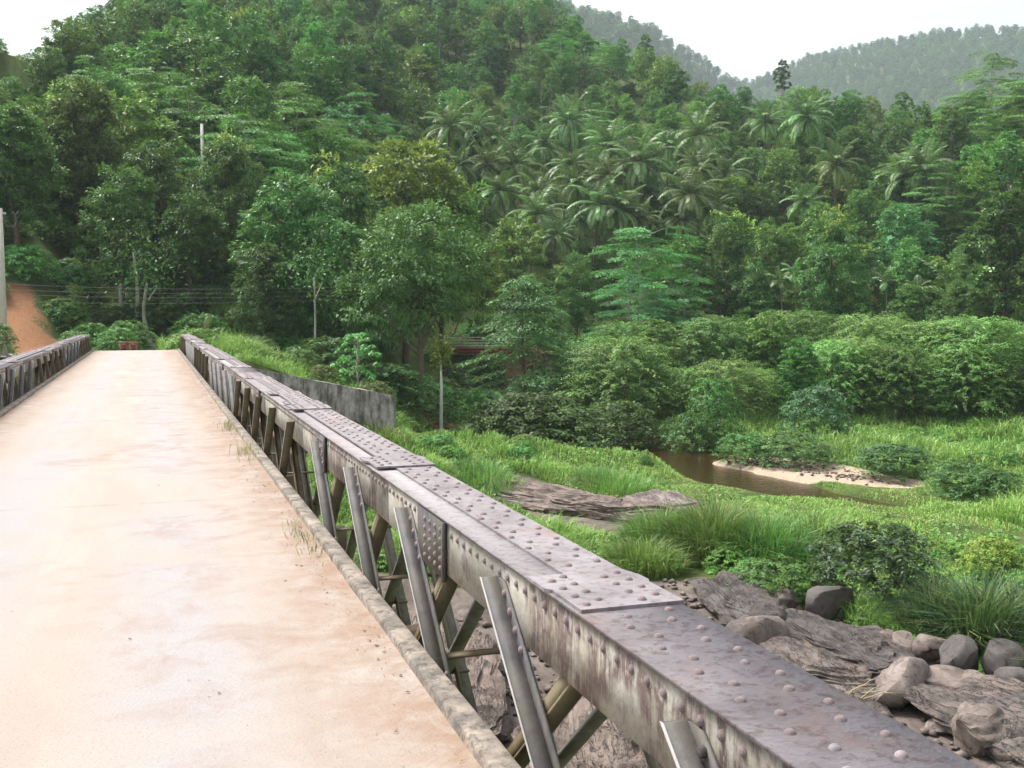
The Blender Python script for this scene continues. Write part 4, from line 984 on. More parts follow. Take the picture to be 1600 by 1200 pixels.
# ------------------------------------------------------------------ the wooded slopes
def scatter_points(n_try, rmin, rmax, pxa, pxb, spacing, seed):
    r = np.random.default_rng(seed); out = []; cell = {}
    rad = np.sqrt(r.uniform(rmin ** 2, rmax ** 2, n_try)); pxs = r.uniform(pxa, pxb, n_try)
    ang_ = YAW + np.arctan((pxs - 800) / FPX)
    for d, a, p in zip(rad, ang_, pxs):
        x, y = d * math.sin(a), d * math.cos(a); s = spacing(d); k = (int(x // s), int(y // s), int(math.log(s + 1) * 4))
        if k in cell: continue
        cell[k] = 1; out.append((x, y, d, p))
    return out
def clears(x, y, ht, px):
    """keeps the ridges as low as they are: no tree on the near hill taller than the ridge line allows"""
    D = x * FW[0] + y * FW[1]; row = 600 - FPX * ((gz(x, y) + ht - CAMH) / D - math.tan(PITCH))
    return row > np.interp(px, [-200, 0, 60, 130, 172, 176, 845, 850, 900, 1000, 1100, 1180, 1250, 1400, 1600, 1800], [60, 48, 36, 16, -10, -999, -999, -20, 22, 62, 92, 122, 122, 128, 130, 130])
pts = scatter_points(16000, 70, 225, -450, 2250, lambda d: 4.2 + d * 0.010, 5)
pts = [p for p in pts if not (p[3] > 560 and p[2] < 100) and not (p[3] < 560 and p[2] < 76)]
pts = [p for p in pts if not (650 < p[3] < 1130 and 100 < p[2] < 145 and random.random() < .88)]
pts.sort(key=lambda p: p[2])
inv = [p for p in pts if -90 < p[3] < 1690]; near = inv[:270]; rest = inv[270:] + [p for p in pts if not -90 < p[3] < 1690]
for i, (x, y, d, px) in enumerate(near):
    k = random.choice(['hill0', 'hill1', 'hill2', 'hill3', 'broad0', 'broad2', 'glossy1', 'hill1'])
    t = random.random(); tint = mixc(DARK, MID, t) if random.random() < .62 else (mixc(MID, YELLOW, t * .8) if random.random() < .6 else mixc(MID, BLUE, t))
    ht = random.uniform(6.0, 10.5) * (0.8 if px > 1100 and d < 130 else 1)
    if not clears(x, y, ht, px): continue
    hue = 'dark green' if tint[0] < .10 and tint[2] < .053 else ('yellowish' if tint[0] > .145 else ('blue-green' if tint[2] > .066 else 'mid-green'))
    size = 'small' if ht < 7.2 else ('tall' if ht > 9.2 else 'middling')
    where = 'behind the far road end' if px < 330 else ('on the big hill beside the palm grove' if px < 700 else ('on the slope around the palm grove' if px < 1150 else 'on the slope above the bank trees'))
    if d > 120 and px < 700: where = 'high on the big hill beside the palm grove'
    lab = size + ' ' + hue + ' round-crowned tree ' + where
    t_ = plant(k, x, y, ht, lab, 'tree', 'hill_tree', tint, 'trees of the hillside wood', random.uniform(.85, 1.15))
    if i % 17 == 5: young(t_, k, 7)

def scatter_nodes(name, coll, seed):
    g = bpy.data.node_groups.new(name, 'GeometryNodeTree')
    g.interface.new_socket('Geometry', in_out='INPUT', socket_type='NodeSocketGeometry'); g.interface.new_socket('Geometry', in_out='OUTPUT', socket_type='NodeSocketGeometry')
    N = g.nodes.new; gi, go = N('NodeGroupInput'), N('NodeGroupOutput')
    ci = N('GeometryNodeCollectionInfo'); ci.inputs['Collection'].default_value = coll; ci.inputs['Separate Children'].default_value = True; ci.inputs['Reset Children'].default_value = True
    ip = N('GeometryNodeInstanceOnPoints'); ip.inputs['Pick Instance'].default_value = True
    rv = N('FunctionNodeRandomValue'); rv.data_type = 'FLOAT_VECTOR'; rv.inputs[1].default_value = (0.08, 0.08, 6.28); rv.inputs['Seed'].default_value = seed
    ri = N('FunctionNodeRandomValue'); ri.data_type = 'INT'; ri.inputs[4].default_value = 0; ri.inputs[5].default_value = len(coll.objects) - 1; ri.inputs['Seed'].default_value = seed + 9
    na = N('GeometryNodeInputNamedAttribute'); na.data_type = 'FLOAT'; na.inputs['Name'].default_value = 'size'
    L = g.links.new
    L(gi.outputs[0], ip.inputs['Points']); L(ci.outputs[0], ip.inputs['Instance']); L(rv.outputs[0], ip.inputs['Rotation']); L(ri.outputs[2], ip.inputs['Instance Index']); L(na.outputs[0], ip.inputs['Scale']); L(ip.outputs[0], go.inputs[0])
    return g
def joined(kind, tint, name):
    """crown and trunk of a kind as one unlinked source object"""
    tm, cm, H = PK[kind]
    bm = bmesh.new(); bm.from_mesh(cm); nf = len(bm.faces); bm.from_mesh(tm); bm.faces.ensure_lookup_table()
    for f in bm.faces[nf:]: f.material_index = 1
    me = bpy.data.meshes.new(name); bm.to_mesh(me); bm.free(); me.materials.append(leaf_material(name + '_leaf', base=tint)); me.materials.append(tm.materials[0])
    o = bpy.data.objects.new(name, me); o.color = (*tint, 1); return o
def scatter(name, points, sizes, kinds, label, cat, seed):
    coll = bpy.data.collections.new(name + '_sources')
    for i, (k, t) in enumerate(kinds): coll.objects.link(joined(k, t, name + '_source'))
    me = bpy.data.meshes.new(name); P = np.array(points, float); P = np.column_stack([P, terrain(P[:, 0], P[:, 1]) - .15]); me.vertices.add(len(P)); me.vertices.foreach_set('co', P.astype(np.float32).ravel())
    a = me.attributes.new('size', 'FLOAT', 'POINT'); a.data.foreach_set('value', np.asarray(sizes, np.float32))
    o = obj(name, me); md = o.modifiers.new('scatter', 'NODES'); md.node_group = scatter_nodes(name, coll, seed)
    return tag(o, label, cat, None, 'stuff')
slope = [p for p in rest + scatter_points(15000, 225, 400, -450, 2250, lambda d: 6.6, 6) if clears(p[0], p[1], 11.0, p[3])]
scatter('hillside_forest', [(p[0], p[1]) for p in slope], [random.uniform(.65, 1.05) for p in slope],
        [('hill0', DARK), ('hill1', mixc(DARK, MID, .5)), ('hill2', MID), ('hill3', mixc(MID, YELLOW, .5)), ('hill0', mixc(MID, BLUE, .6)), ('hill2', DARK), ('tall0', mixc(MID, BRIGHT, .7)), ('albizia1', mixc(MID, BRIGHT, .6))], 'dense mixed forest covering the upper slopes of the near hill', 'forest', 1)
scatter('bank_thicket', belt, [random.uniform(.7, 1.1) for p in belt], [('bank0', (0.15, 0.30, 0.075)), ('bank1', (0.18, 0.33, 0.085)), ('bank2', (0.13, 0.27, 0.065))], 'leafy thicket carrying the bank belt on past the frame', 'thicket', 5)
farp = scatter_points(56000, 560, 1450, 740, 2250, lambda d: 9.0, 8)
farp = [p for p in farp if p[2] > (560 if p[3] < 1120 else 850)]
scatter('distant_forest', [(p[0], p[1]) for p in farp], [random.uniform(.8, 1.25) for p in farp], [('hill0', (0.055, 0.125, 0.04)), ('hill1', (0.07, 0.15, 0.045)), ('hill3', (0.085, 0.18, 0.05)), ('hill2', (0.05, 0.115, 0.04))], 'hazy blue-green forest on the distant hills', 'forest', 2)
up = scatter_points(26000, 58, 215, -450, 2250, lambda d: 1.6 + d * .010, 11)
up = [p for p in up if (p[2] > 60.5 or p[3] > 640) and (p[3] < 640 or p[2] > 84) and not (-10 < p[3] < 96 and p[2] < 69) and not (p[1] < 58.5 and p[0] < 4)]
up = up + [p for p in scatter_points(1500, 64, 84, 640, 930, lambda d: 1.5, 12) if p[3] < 690 or p[3] > 880]
scatter('undergrowth', [(p[0], p[1]) for p in up], [random.uniform(.5, 1.1) for p in up], [('bush0', MID), ('bush1', mixc(MID, BRIGHT, .5)), ('bush2', DARK)], 'green undergrowth between the trees at the foot of the hill', 'undergrowth', 3)

# ------------------------------------------------------------------ grass and creepers of the valley floor
def blades(x, y, z, h, w, lean, r, mat='grass', name='grass', v0=None, az=None):
    n = len(x); a = r.uniform(0, 6.28, n) if az is None else az + r.normal(size=n) * .7; b = a + r.normal(size=n) * .5 + 1.57
    s = np.stack([np.cos(b), np.sin(b), np.zeros(n)], -1) * (w / 2)[:, None]; o = np.stack([np.cos(a), np.sin(a), np.zeros(n)], -1)
    B = np.stack([x, y, z - .03], -1); up = np.array([0, 0, 1.])
    Mi = B + up * (h * .62)[:, None] + o * (lean * h * .28)[:, None]; Tp = B + up * (h * (1 - .30 * lean))[:, None] + o * (lean * h * .95)[:, None]
    V = np.stack([B - s * .7, B + s * .7, Mi + s, Mi - s, Tp], 1).reshape(-1, 3)
    i = np.arange(n)[:, None] * 5
    var = np.clip((r.uniform(0, 1, n) if v0 is None else v0 + r.normal(size=n) * .16), 0, 1)
    return mesh_np(name, V, i + np.array([[0, 1, 2, 3]]), i + np.array([[3, 2, 4]]), M[mat], {'var': np.concatenate([var, var])})
r = np.random.default_rng(77)
def field(n, rmin, rmax, pa, pb):
    D = np.sqrt(r.uniform(rmin ** 2, rmax ** 2, n)); p = r.uniform(pa, pb, n); lat = (p - 800) / FPX * D
    return FW[0] * D + RT[0] * lat, FW[1] * D + RT[1] * lat, D
def keep_grass(x, y):
    ro, sa, di = masks(x, y); z = terrain(x, y); d1, _ = seg_dist(x, y, POOL2)
    n = fbm(x * .9 + 40, y * .9, 3)
    k = (ro + n * .5 < .42) & (sa + n * .5 < .35) & (di < .35) & (z > WATER_Z + .06) & ~((x < 2.4) & (y < 49)) & ~((y > 46.9) & (y < 48.1) & (x < 11))
    return k, z
GX, GY, GH, GW, GLn, GV = [], [], [], [], [], []
for n, a, b, pa, pb, hh, ww in ((95000, 17, 34, 560, 1760, .42, .022), (110000, 34, 52, 380, 1720, .46, .035), (90000, 52, 84, 330, 1700, .55, .06), (26000, 48, 60, 250, 640, .62, .04), (42000, 17, 50, 1740, 2500, .46, .04), (20000, 50, 84, 1700, 2300, .55, .06)):
    x, y, D = field(n, a, b, pa, pb); k, z = keep_grass(x, y); x, y = x[k], y[k]
    c = fbm(x * .22, y * .22, 4); t = fbm(x * .8 + 9, y * .8, 3)
    h = hh * np.clip(1.0 + 3.4 * c + 2.6 * t, .15, 3.0) * r.uniform(.6, 1.3, len(x))
    # the close-cropped strip beside the pool and the low lawn by the rocks
    short = sstep(5.5, 2.5, seg_dist(x, y, [(21, 41), (24.5, 38.5), (28, 35.5)])[0]) + sstep(4, 1.5, seg_dist(x, y, [(13.5, 27), (15.5, 29.5), (17, 31)])[0]) + sstep(3, 1, np.hypot(x - 17, y - 60))
    short = short + 1.1 * sstep(11, 6, seg_dist(x, y, POOL)[0]) * (x < 29)
    ro, sa, di = masks(x, y); h = h * (1 - .72 * np.clip(short, 0, 1)) * np.clip(1.15 - 1.9 * np.maximum(np.maximum(ro, sa), di), .15, 1)
    GX.append(x); GY.append(y); GH.append(h); GW.append(ww * r.uniform(.7, 1.3, len(x))); GLn.append(r.uniform(.2, 1.15, len(x))); GV.append(np.clip(.5 + .9 * fbm(x * .3 + 5, y * .3, 3) + .25 * np.clip(short, 0, 1), 0.05, .95))
gx_, gy_ = np.concatenate(GX), np.concatenate(GY)
g = obj('grass', blades(gx_, gy_, terrain(gx_, gy_), np.concatenate(GH), np.concatenate(GW), np.concatenate(GLn), r, v0=np.concatenate(GV)))
g.color = (0.27, 0.42, 0.10, 1); tag(g, 'green grass covering the valley floor beside the river', 'grass', None, 'stuff')
CX, CY, CD = [], [], []
for n, a, b, pa, pb in ((48000, 17, 36, 560, 1760), (34000, 36, 78, 330, 1700)):
    x, y, D = field(n, a, b, pa, pb); k, z = keep_grass(x, y); k &= (fbm(x * .35 + 70, y * .35, 3) > -.02) & (seg_dist(x, y, POOL)[0] > 3.6) & (seg_dist(x, y, SAND)[0] > 2.4)
    CX.append(x[k]); CY.append(y[k]); CD.append(D[k])
x, y, D = np.concatenate(CX), np.concatenate(CY), np.concatenate(CD); n = len(x)
hgt = np.clip(.12 + .9 * (fbm(x * .35 + 70, y * .35, 3) + .02), 0, .8)
hgt = hgt * (1 - .75 * sstep(12, 7, seg_dist(x, y, POOL)[0]) * (x < 29))
P = np.stack([x, y, terrain(x, y) + hgt * r.uniform(.3, 1.1, n)], -1); L = (.09 + D * .0022) * r.uniform(.7, 1.3, n)
cm = leaf_mesh('ground_creeper', P, unit(r.normal(size=(n, 3)) + (0, 0, -.1)), unit(r.normal(size=(n, 3)) * .5 + (0, 0, 1)), L, L * .65, np.clip(.5 + fbm(x * .5, y * .5, 3) + r.normal(size=n) * .15, 0, .93), M['leaf'])
o = obj('ground_creeper', cm); o.color = (0.16, 0.32, 0.08, 1); tag(o, 'low leafy creeper spreading through the grass', 'creeper', None, 'stuff')

def clump(px, D, n, h, spread, label, tint, w=.035, lean=(.3, 1.0)):
    x0, y0 = at(px, D); rr = np.random.default_rng(int(px * 7 + D)); q = np.sqrt(rr.random(n)) * spread; a = rr.uniform(0, 6.28, n)
    x = x0 + q * np.cos(a); y = y0 + q * np.sin(a)
    me = blades(x - x0, y - y0, terrain(x, y) - gz(x0, y0), h * rr.uniform(.45, 1.2, n) * (1.05 - .55 * (q / spread) ** 2), np.full(n, w) * rr.uniform(.7, 1.2, n), np.clip(rr.uniform(*lean, n) * (.45 + .9 * q / spread), .1, 1.3), rr, name='grass_clump', az=a)
    o = obj('grass_clump', me, None, (x0, y0, gz(x0, y0))); o.color = (*tint, 1); return tag(o, label, 'grass clump')
G1, G2, G3 = (0.15, 0.28, 0.07), (0.19, 0.33, 0.08), (0.10, 0.175, 0.07)
for a in [(1040, 34, 1800, 1.5, 1.3, 'tall grass clump at the left, next to the end of the flat rock', G2), (1120, 33, 2600, 1.9, 1.7, 'largest tall grass clump in the middle of the grass bank', G1), (1200, 32, 2000, 1.7, 1.4, 'tall grass clump right of the largest one', G1),
          (1275, 33, 1800, 1.6, 1.4, 'tall grass clump left of the sparse grey-green bush', G2), (1010, 31, 1200, 1.1, 1.2, 'low grass clump by the girder above the dark rock slab', G2), (1545, 23.5, 1500, 1.9, .9, 'dark reed clump with long arching leaves at the right edge', G3),
          (1480, 24.5, 1200, 1.7, .8, 'dark arching reed clump left of the one at the edge', G3), (1600, 24, 1200, 1.8, .9, 'dark reed clump cut by the right frame edge', G3), (1420, 17.6, 420, .45, .32, 'small bright grass tuft behind the pinkish boulder', G2), (715, 19.5, 260, .4, .3, 'small grass tuft between rocks under the truss', G2),
          (600, 46.4, 500, .8, 1.2, 'tall pale grass clump below the wing wall end', (0.17, 0.22, 0.07)), (520, 46.0, 500, .8, 1.4, 'tall pale grass clump in front of the wing wall', (0.17, 0.22, 0.07)), (760, 44, 900, .9, 1.6, 'grass clump on the island above the flat rock', G2), (960, 46, 900, .9, 1.8, 'grass clump on the island near the brown pool', G2)]:
    clump(*a)
wx, wy, wd = field(2600, 19, 72, 560, 1700); k, z = keep_grass(wx, wy); k &= (fbm(wx * .3 + 30, wy * .3, 3) > .045) & (seg_dist(wx, wy, POOL)[0] > 10) & (seg_dist(wx, wy, [(21, 41), (24.5, 38.5), (28, 35.5)])[0] > 3)
scatter('weeds', list(zip(wx[k], wy[k])), r.uniform(.12, .42, k.sum()), [('bush0', (0.17, 0.34, 0.075)), ('bush1', (0.20, 0.37, 0.08)), ('bush2', (0.13, 0.28, 0.07))], 'leafy weeds scattered through the valley grass', 'weeds', 4)
# weeds along the right kerb and on the deck edge
for x, y, h, lab in [(1.04, 15.2, .16, 'dry weed tuft at the right kerb, farther of the two in line'), (1.03, 12.6, .14, 'dry weed tuft at the right kerb, nearer of the two in line'), (1.02, 7.7, .10, 'withered straw wisp lying against the right kerb')]:
    rr = np.random.default_rng(int(y * 10)); n = 90
    o = obj('weed_tuft', blades(rr.normal(size=n) * .06, rr.normal(size=n) * .35, np.zeros(n), h * rr.uniform(.4, 1.2, n), np.full(n, .006), rr.uniform(.3, 1.2, n), rr, name='weed_tuft'), None, (x, y, .03)); o.color = (0.24, 0.24, 0.09, 1); tag(o, lab, 'weed')

# dry leaves, twigs and grit on the deck
rr = np.random.default_rng(5); n = 2600; xs = np.where(rr.random(n) < .8, 1.08 - np.abs(rr.normal(size=n)) * .13, rr.uniform(-2.2, 1.1, n)); ys = rr.uniform(1.5, 40, n)
L = np.where(rr.random(n) < .9, rr.uniform(.005, .016, n), rr.uniform(.02, .034, n)); A = unit(np.stack([rr.normal(size=n), rr.normal(size=n), np.zeros(n)], -1))
zd = .014 * fbm(xs * .8, ys * .5, 3) + .03 * sstep(.62, 1.12, xs) * (.5 + fbm(xs * 2, ys * 1.3, 3)) + .006
mb = leaf_mesh('grit', np.stack([xs, ys, zd], -1), A, np.tile([0, 0, 1.], (n, 1)), L, L * .5, rr.random(n), M['brick_dark'])
tag(obj('deck_grit', mb), 'dry leaf bits and grit lying on the deck along the kerb', 'grit', None, 'stuff')

# ------------------------------------------------------------------ rocks
def rock(name, x, y, size, label, mat, seed, rot=0.0, cuts=7, strata=0.0, sub=4, sink=0.25, group=None, rough=0.10, tilt=0.0):
    bm = bmesh.new(); bmesh.ops.create_icosphere(bm, subdivisions=sub, radius=1.0); r_ = random.Random(seed)
    pl = []
    for i in range(cuts + (4 if name == 'boulder' else 0)):
        n_ = Vector((r_.gauss(0, 1), r_.gauss(0, 1), r_.gauss(0, .8))).normalized(); pl.append((n_, r_.uniform(.54, .80)))
    off = Vector((seed * 3.7, seed * 1.3, seed * 2.1))
    sx, sy, sz = size
    for v in bm.verts:
        p = v.co.copy()
        if strata: p = Vector([math.copysign(abs(c) ** .62, c) for c in p])
        for n_, d in pl:
            e = p.dot(n_) - d
            if e > 0: p -= n_ * e * .98
        q = Vector((p.x * sx, p.y * sy, p.z * sz))
        f = mnoise.fractal(q * .9 + off, 1.0, 2.0, 5) * rough * (1.6 if strata else .9)
        if strata:
            lay = q.z + .25 * mnoise.noise(q * .35 + off) + .12 * q.y
            st = mnoise.noise(Vector((lay * 9 / max(.3, sz), q.x * .12, q.y * .12)) + off); f += strata * .55 * (1 if st > .05 else -1) * min(1, abs(st) * 5)
            rd_ = 1 - 2.2 * abs(mnoise.noise(Vector((q.x * 2.1 + q.y * .3, q.y * .3, q.z * 2.4)) + off)); f += strata * 1.3 * rd_ + strata * .8 * mnoise.noise(q * 2.3 + off)
        else: f += mnoise.noise(q * 5 + off) * rough * .25
        v.co = q + p.normalized() * f * min(1.0, max(sx, sy, sz))
    me = bpy.data.meshes.new(name); bm.to_mesh(me); bm.free(); me.materials.append(M[mat.replace('rock', 'boulder') if name == 'boulder' else mat])
    me.polygons.foreach_set('use_smooth', np.ones(len(me.polygons), bool))
    if hasattr(me, 'set_sharp_from_angle'): me.set_sharp_from_angle(angle=math.radians(32))
    o = obj(name, me, None, (x, y, gz(x, y) + sz * (1 - 2 * sink)), (tilt, 0, rot)); return tag(o, label, 'boulder' if name == 'boulder' else 'rock', group, 'thing')
def rock_px(name, px, py, zb, *a, **k):
    D = 0.0; D = (CAMH - zb) / max(1e-3, -(math.tan(PITCH) + (600 - py) / FPX)); x, y = at(px, D)
    return rock(name, float(x), float(y), *a, **k)
Zr = -6.05
rock_px('boulder', 1300, 985, Zr, (0.77, 0.57, 0.51), 'dark rounded boulder with a flat lit top, sitting on the slab', 'rock_dark', 1, .3, 6, sink=.12)
rock_px('boulder', 1232, 975, Zr, (.45, .40, .33), 'brown boulder just left of the dark rounded one', 'rock_brown', 2, 1.0, 7, sink=.15)
rock_px('boulder', 1195, 1030, Zr + .1, (.82, .42, .60), 'pale pink angular boulder right beside the girder edge', 'rock_pale', 3, -.5, 9, sink=.2)
rock_px('boulder', 1425, 1105, Zr, (0.86, 0.66, 0.57), 'large pinkish lumpy boulder in front of the dry twigs', 'rock_pale', 4, .2, 6, sink=.2, rough=.2)
rock_px('boulder', 1500, 1120, Zr - .2, (0.88, 0.61, 0.49), 'grey layered boulder joined to the pinkish lumpy one', 'rock_brown', 5, .8, 7, sink=.25, strata=.04)
rock_px('boulder', 1512, 1070, Zr, (0.51, 0.51, 0.51), 'dark round boulder third from the right edge', 'rock_dark', 6, .1, 4, sink=.12)
rock_px('boulder', 1578, 1068, Zr, (0.66, 0.53, 0.47), 'dark boulder beside the round one at the right edge', 'rock_dark', 7, .6, 5, sink=.15)
rock_px('boulder', 1468, 1045, Zr, (0.47, 0.41, 0.40), 'small brown boulder with a pale top below the reeds', 'rock_brown', 8, .3, 6, sink=.15)
rock_px('boulder', 1425, 1038, Zr, (0.44, 0.38, 0.33), 'brown boulder half hidden in the bank grass', 'rock_brown', 9, .9, 6, sink=.2)
rock_px('boulder', 1392, 1030, Zr, (0.40, 0.33, 0.29), 'small boulder at the left end of the bank row', 'rock_brown', 10, .2, 6, sink=.2)
rock_px('boulder', 1580, 1030, Zr + .2, (0.69, 0.47, 0.48), 'dark boulder under the reeds at the frame edge', 'rock_dark', 11, .5, 6, sink=.15)
rock_px('boulder', 1560, 1185, Zr, (0.93, 0.61, 0.44), 'grey rock in the bottom right corner', 'rock_brown', 12, .2, 6, sink=.2, strata=.03)
rock_px('boulder', 1620, 1110, Zr, (1.10, 0.49, 0.44), 'long dark rock lying along the right edge', 'rock_dark', 13, -.6, 7, sink=.2)
rock('rock_slab', 14.0, 23.4, (.75, 3.0, .42), 'long dark layered rock slab below the girder, nearest the green bank', 'rock_dark', 21, -.25, 4, strata=.07, sub=5, sink=.22)
rock('rock_slab', 14.6, 19.8, (1.1, 2.6, .38), 'dark cracked rock slab running under the boulders', 'rock_dark', 22, -.12, 4, strata=.07, sub=5, sink=.25)
rock('rock_slab', 13.2, 18.4, (1.0, 2.2, .34), 'grey layered slab left of the pinkish boulder', 'rock_brown', 23, -.2, 4, strata=.06, sub=5, sink=.25)
rock('rock_slab', 15.0, 14.8, (1.5, 2.6, .35), 'flat grey slab at the bottom right', 'rock_brown', 24, .1, 4, strata=.05, sub=5, sink=.3)
rock('rock_slab', 7.4, 16.3, (1.5, 4.0, .55), 'big brown banded slab seen through the truss', 'rock_tan', 25, -.35, 4, strata=.15, sub=5, sink=.2)
rock('rock_slab', 5.3, 19.8, (1.1, 3.4, .55), 'pinkish brown slab seen through the truss, behind the big one', 'rock_tan', 26, -.3, 5, strata=.15, sub=5, sink=.22)
rock('rock_slab', 9.2, 13.2, (1.6, 3.6, .40), 'low brown slab under the nearest girder', 'rock_tan', 27, -.2, 4, strata=.15, sub=5, sink=.25)
rock('rock_slab', 4.0, 13.0, (1.2, 3.0, .40), 'brown slab beside the bridge pier', 'rock_tan', 28, -.1, 4, strata=.15, sub=5, sink=.3)
rock('rock_slab', 4.3, 25.5, (1.3, 3.2, .40), 'grey slab in the shade of the truss', 'rock_brown', 29, -.2, 4, strata=.07, sub=5, sink=.3)
rock('rock_slab', 14.6, 41.0, (1.7, 4.6, .45), 'long dark brown rock outcrop along the small pool', 'rock_tan', 30, .42, 4, strata=.10, sub=5, sink=.34)
rock('rock_slab', 16.6, 37.0, (1.2, 2.7, .40), 'right end of the brown outcrop with a dark cleft', 'rock_tan', 31, .55, 5, strata=.09, sub=5, sink=.34)
rock('rock_slab', 19.2, 38.6, (2.0, 1.3, .22), 'flat pale rock shelf behind the dark outcrop', 'rock_pale', 32, .2, 4, strata=.05, sub=4, sink=.3)
rock('rock_slab', 17.2, 58.0, (1.2, 2.6, .30), 'smooth brown rock hump in the grass near the sapling', 'rock_pale', 33, .3, 4, strata=.05, sub=4, sink=.3)
for i in range(26):                        # loose stones between slabs
    x, y = random.choice([(6.2 + random.gauss(0, 1.2), 20 + random.gauss(0, 2.5)), (13.0 + random.gauss(0, .9), 21 + random.gauss(0, 2.5)), (9 + random.gauss(0, 2), 18 + random.gauss(0, 2))])
    s = random.uniform(.16, .42)
    rock('boulder', x, y, (s, s * random.uniform(.6, .9), s * random.uniform(.4, .7)), 'small loose stone among the rock slabs beside the truss', random.choice(['rock_dark', 'rock_brown', 'rock_pale']), 60 + i, random.uniform(0, 3), 6, sub=3, sink=.15, group='loose stones among the slabs')
# pebbles: on the sand bar and in the cracks between slabs
rr = np.random.default_rng(91); n1, n2 = 220, 1500
t = rr.random(n1); sp = np.array(SAND); px_ = np.interp(t, [0, .33, .67, 1], sp[:, 0]) + rr.normal(size=n1) * .8; py_ = np.interp(t, [0, .33, .67, 1], sp[:, 1]) + rr.normal(size=n1) * .8
qx = np.concatenate([px_, rr.normal(13.6, 1.6, n2 // 2), rr.normal(7.5, 2.2, n2 - n2 // 2)]); qy = np.concatenate([py_, rr.normal(20, 3.6, n2 // 2), rr.normal(17.5, 3.4, n2 - n2 // 2)])
zz_ = terrain(qx, qy); kk_ = (zz_ > WATER_Z + .02) & (masks(qx, qy)[0] + masks(qx, qy)[1] > .35); qx, qy, zz_ = qx[kk_], qy[kk_], zz_[kk_]; n = len(qx)
sz = np.where(qx > 24, rr.uniform(.04, .13, n), rr.uniform(.03, .16, n)); base = np.array([(1, 0, 0), (0, 1, 0), (-1, 0, 0), (0, -1, 0), (0, 0, .7), (0, 0, -.5), (.75, .75, .25), (-.75, .7, .2), (-.7, -.75, .25), (.7, -.7, .2)])
V = (base[None] * rr.uniform(.6, 1.15, (n, 10, 3))) * sz[:, None, None] + np.stack([qx, qy, zz_ + sz * .25], -1)[:, None]
tri = np.array([(0, 6, 4), (6, 1, 4), (1, 7, 4), (7, 2, 4), (2, 8, 4), (8, 3, 4), (3, 9, 4), (9, 0, 4), (0, 5, 6), (6, 5, 1), (1, 5, 7), (7, 5, 2), (2, 5, 8), (8, 5, 3), (3, 5, 9), (9, 5, 0)])
tag(obj('pebbles', mesh_np('pebbles', V.reshape(-1, 3), None, (tri[None] + np.arange(n)[:, None, None] * 10).reshape(-1, 3), M['boulder_brown'])), 'small pebbles strewn over the sand bar and between the slabs', 'pebbles', None, 'stuff')
# dry sticks caught behind the pinkish boulder
x, y = at(1350, 19.5); m = MB()
for k in range(7):
    a = random.uniform(-.5, .5); p = np.array([random.uniform(-.2, .2), random.uniform(-.2, .2), .25]); d = np.array([math.cos(a) * .6, math.sin(a) * .6, random.uniform(-.1, .35)])
    m.tube([p, p + d * .6 + (0, 0, .06), p + d * 1.2], [.012, .010, .005], 5)
tag(obj('driftwood', m.mesh('driftwood', M['straw']), None, (x, y, gz(x, y) + .3)), 'tangle of dry pale sticks caught on the rock slab', 'driftwood')

# ------------------------------------------------------------------ things people put there
# utility pole with a wire loop
x, y = at(7, 50); zb = gz(x, y); e = tag(empty('utility_pole', (x, y, zb - .1)), 'pale concrete utility pole at the left frame edge', 'utility pole')
top = ray_z(324, 50) - zb
m = MB(); m.box(-.15, .15, -.13, .13, 0, top); v = m.v[0]; tp = v[:, 2] > 1; v[tp, 0] *= .62; v[tp, 1] *= .62
obj('post', m.mesh('post', M['pole']), e)
m = MB(); m.box(-.9, .25, -.05, .05, top - .28, top - .18); obj('cross_arm', m.mesh('cross_arm', M['tin']), e)
m = MB(); t = np.linspace(0, 5.2, 22); m.tube(np.stack([.42 + .26 * np.cos(t + 2.2), np.zeros(22), top - .50 + .36 * np.sin(t + 2.2)], -1), .016, 5); m.tube([(.62, 0, top - .3), (.78, 0, top - .12)], .016, 5); obj('wire_loop', m.mesh('wire_loop', M['wire']), e)
for k in range(2):
    m = MB(); zc = top - .16; m.tube([(-.75 + .5 * k, 0, zc - .02), (-.75 + .5 * k, 0, zc + .04), (-.75 + .5 * k, 0, zc + .14)], [.04, .055, .02], 8); obj('insulator', m.mesh('insulator', M['white_paint']), e)
# wires that cross in front of the dark wood
for k, (ya, yb, lab) in enumerate([(446, 452, 'topmost thin overhead wire crossing before the dark wood'), (455, 457, 'second overhead wire from the top before the dark wood'), (462, 464, 'third overhead wire from the top before the dark wood'), (474, 470, 'lowest sagging overhead wire before the dark wood')]):
    a = np.array([*at(-60, 59), ray_z(ya - 6, 59)]); b = np.array([*at(560, 61), ray_z(yb - 4, 61)]); t = np.linspace(0, 1, 24)[:, None]
    p = a * (1 - t) + b * t; p[:, 2] -= .45 * (1 - (2 * t[:, 0] - 1) ** 2) * .6
    m = MB(); m.tube(p, .007, 4); tag(obj('overhead_wire', m.mesh('overhead_wire', M['wire'])), lab, 'wire')
# second, white pole far up the hill
x, y, D = stand(322, 200, 7, 80); m = MB(); m.box(-.11, .11, -.11, .11, 0, 7); tag(obj('white_pole', m.mesh('white_pole', M['white_paint']), None, (x, y, gz(x, y))), 'thin white pole among the trees on the hill', 'pole')
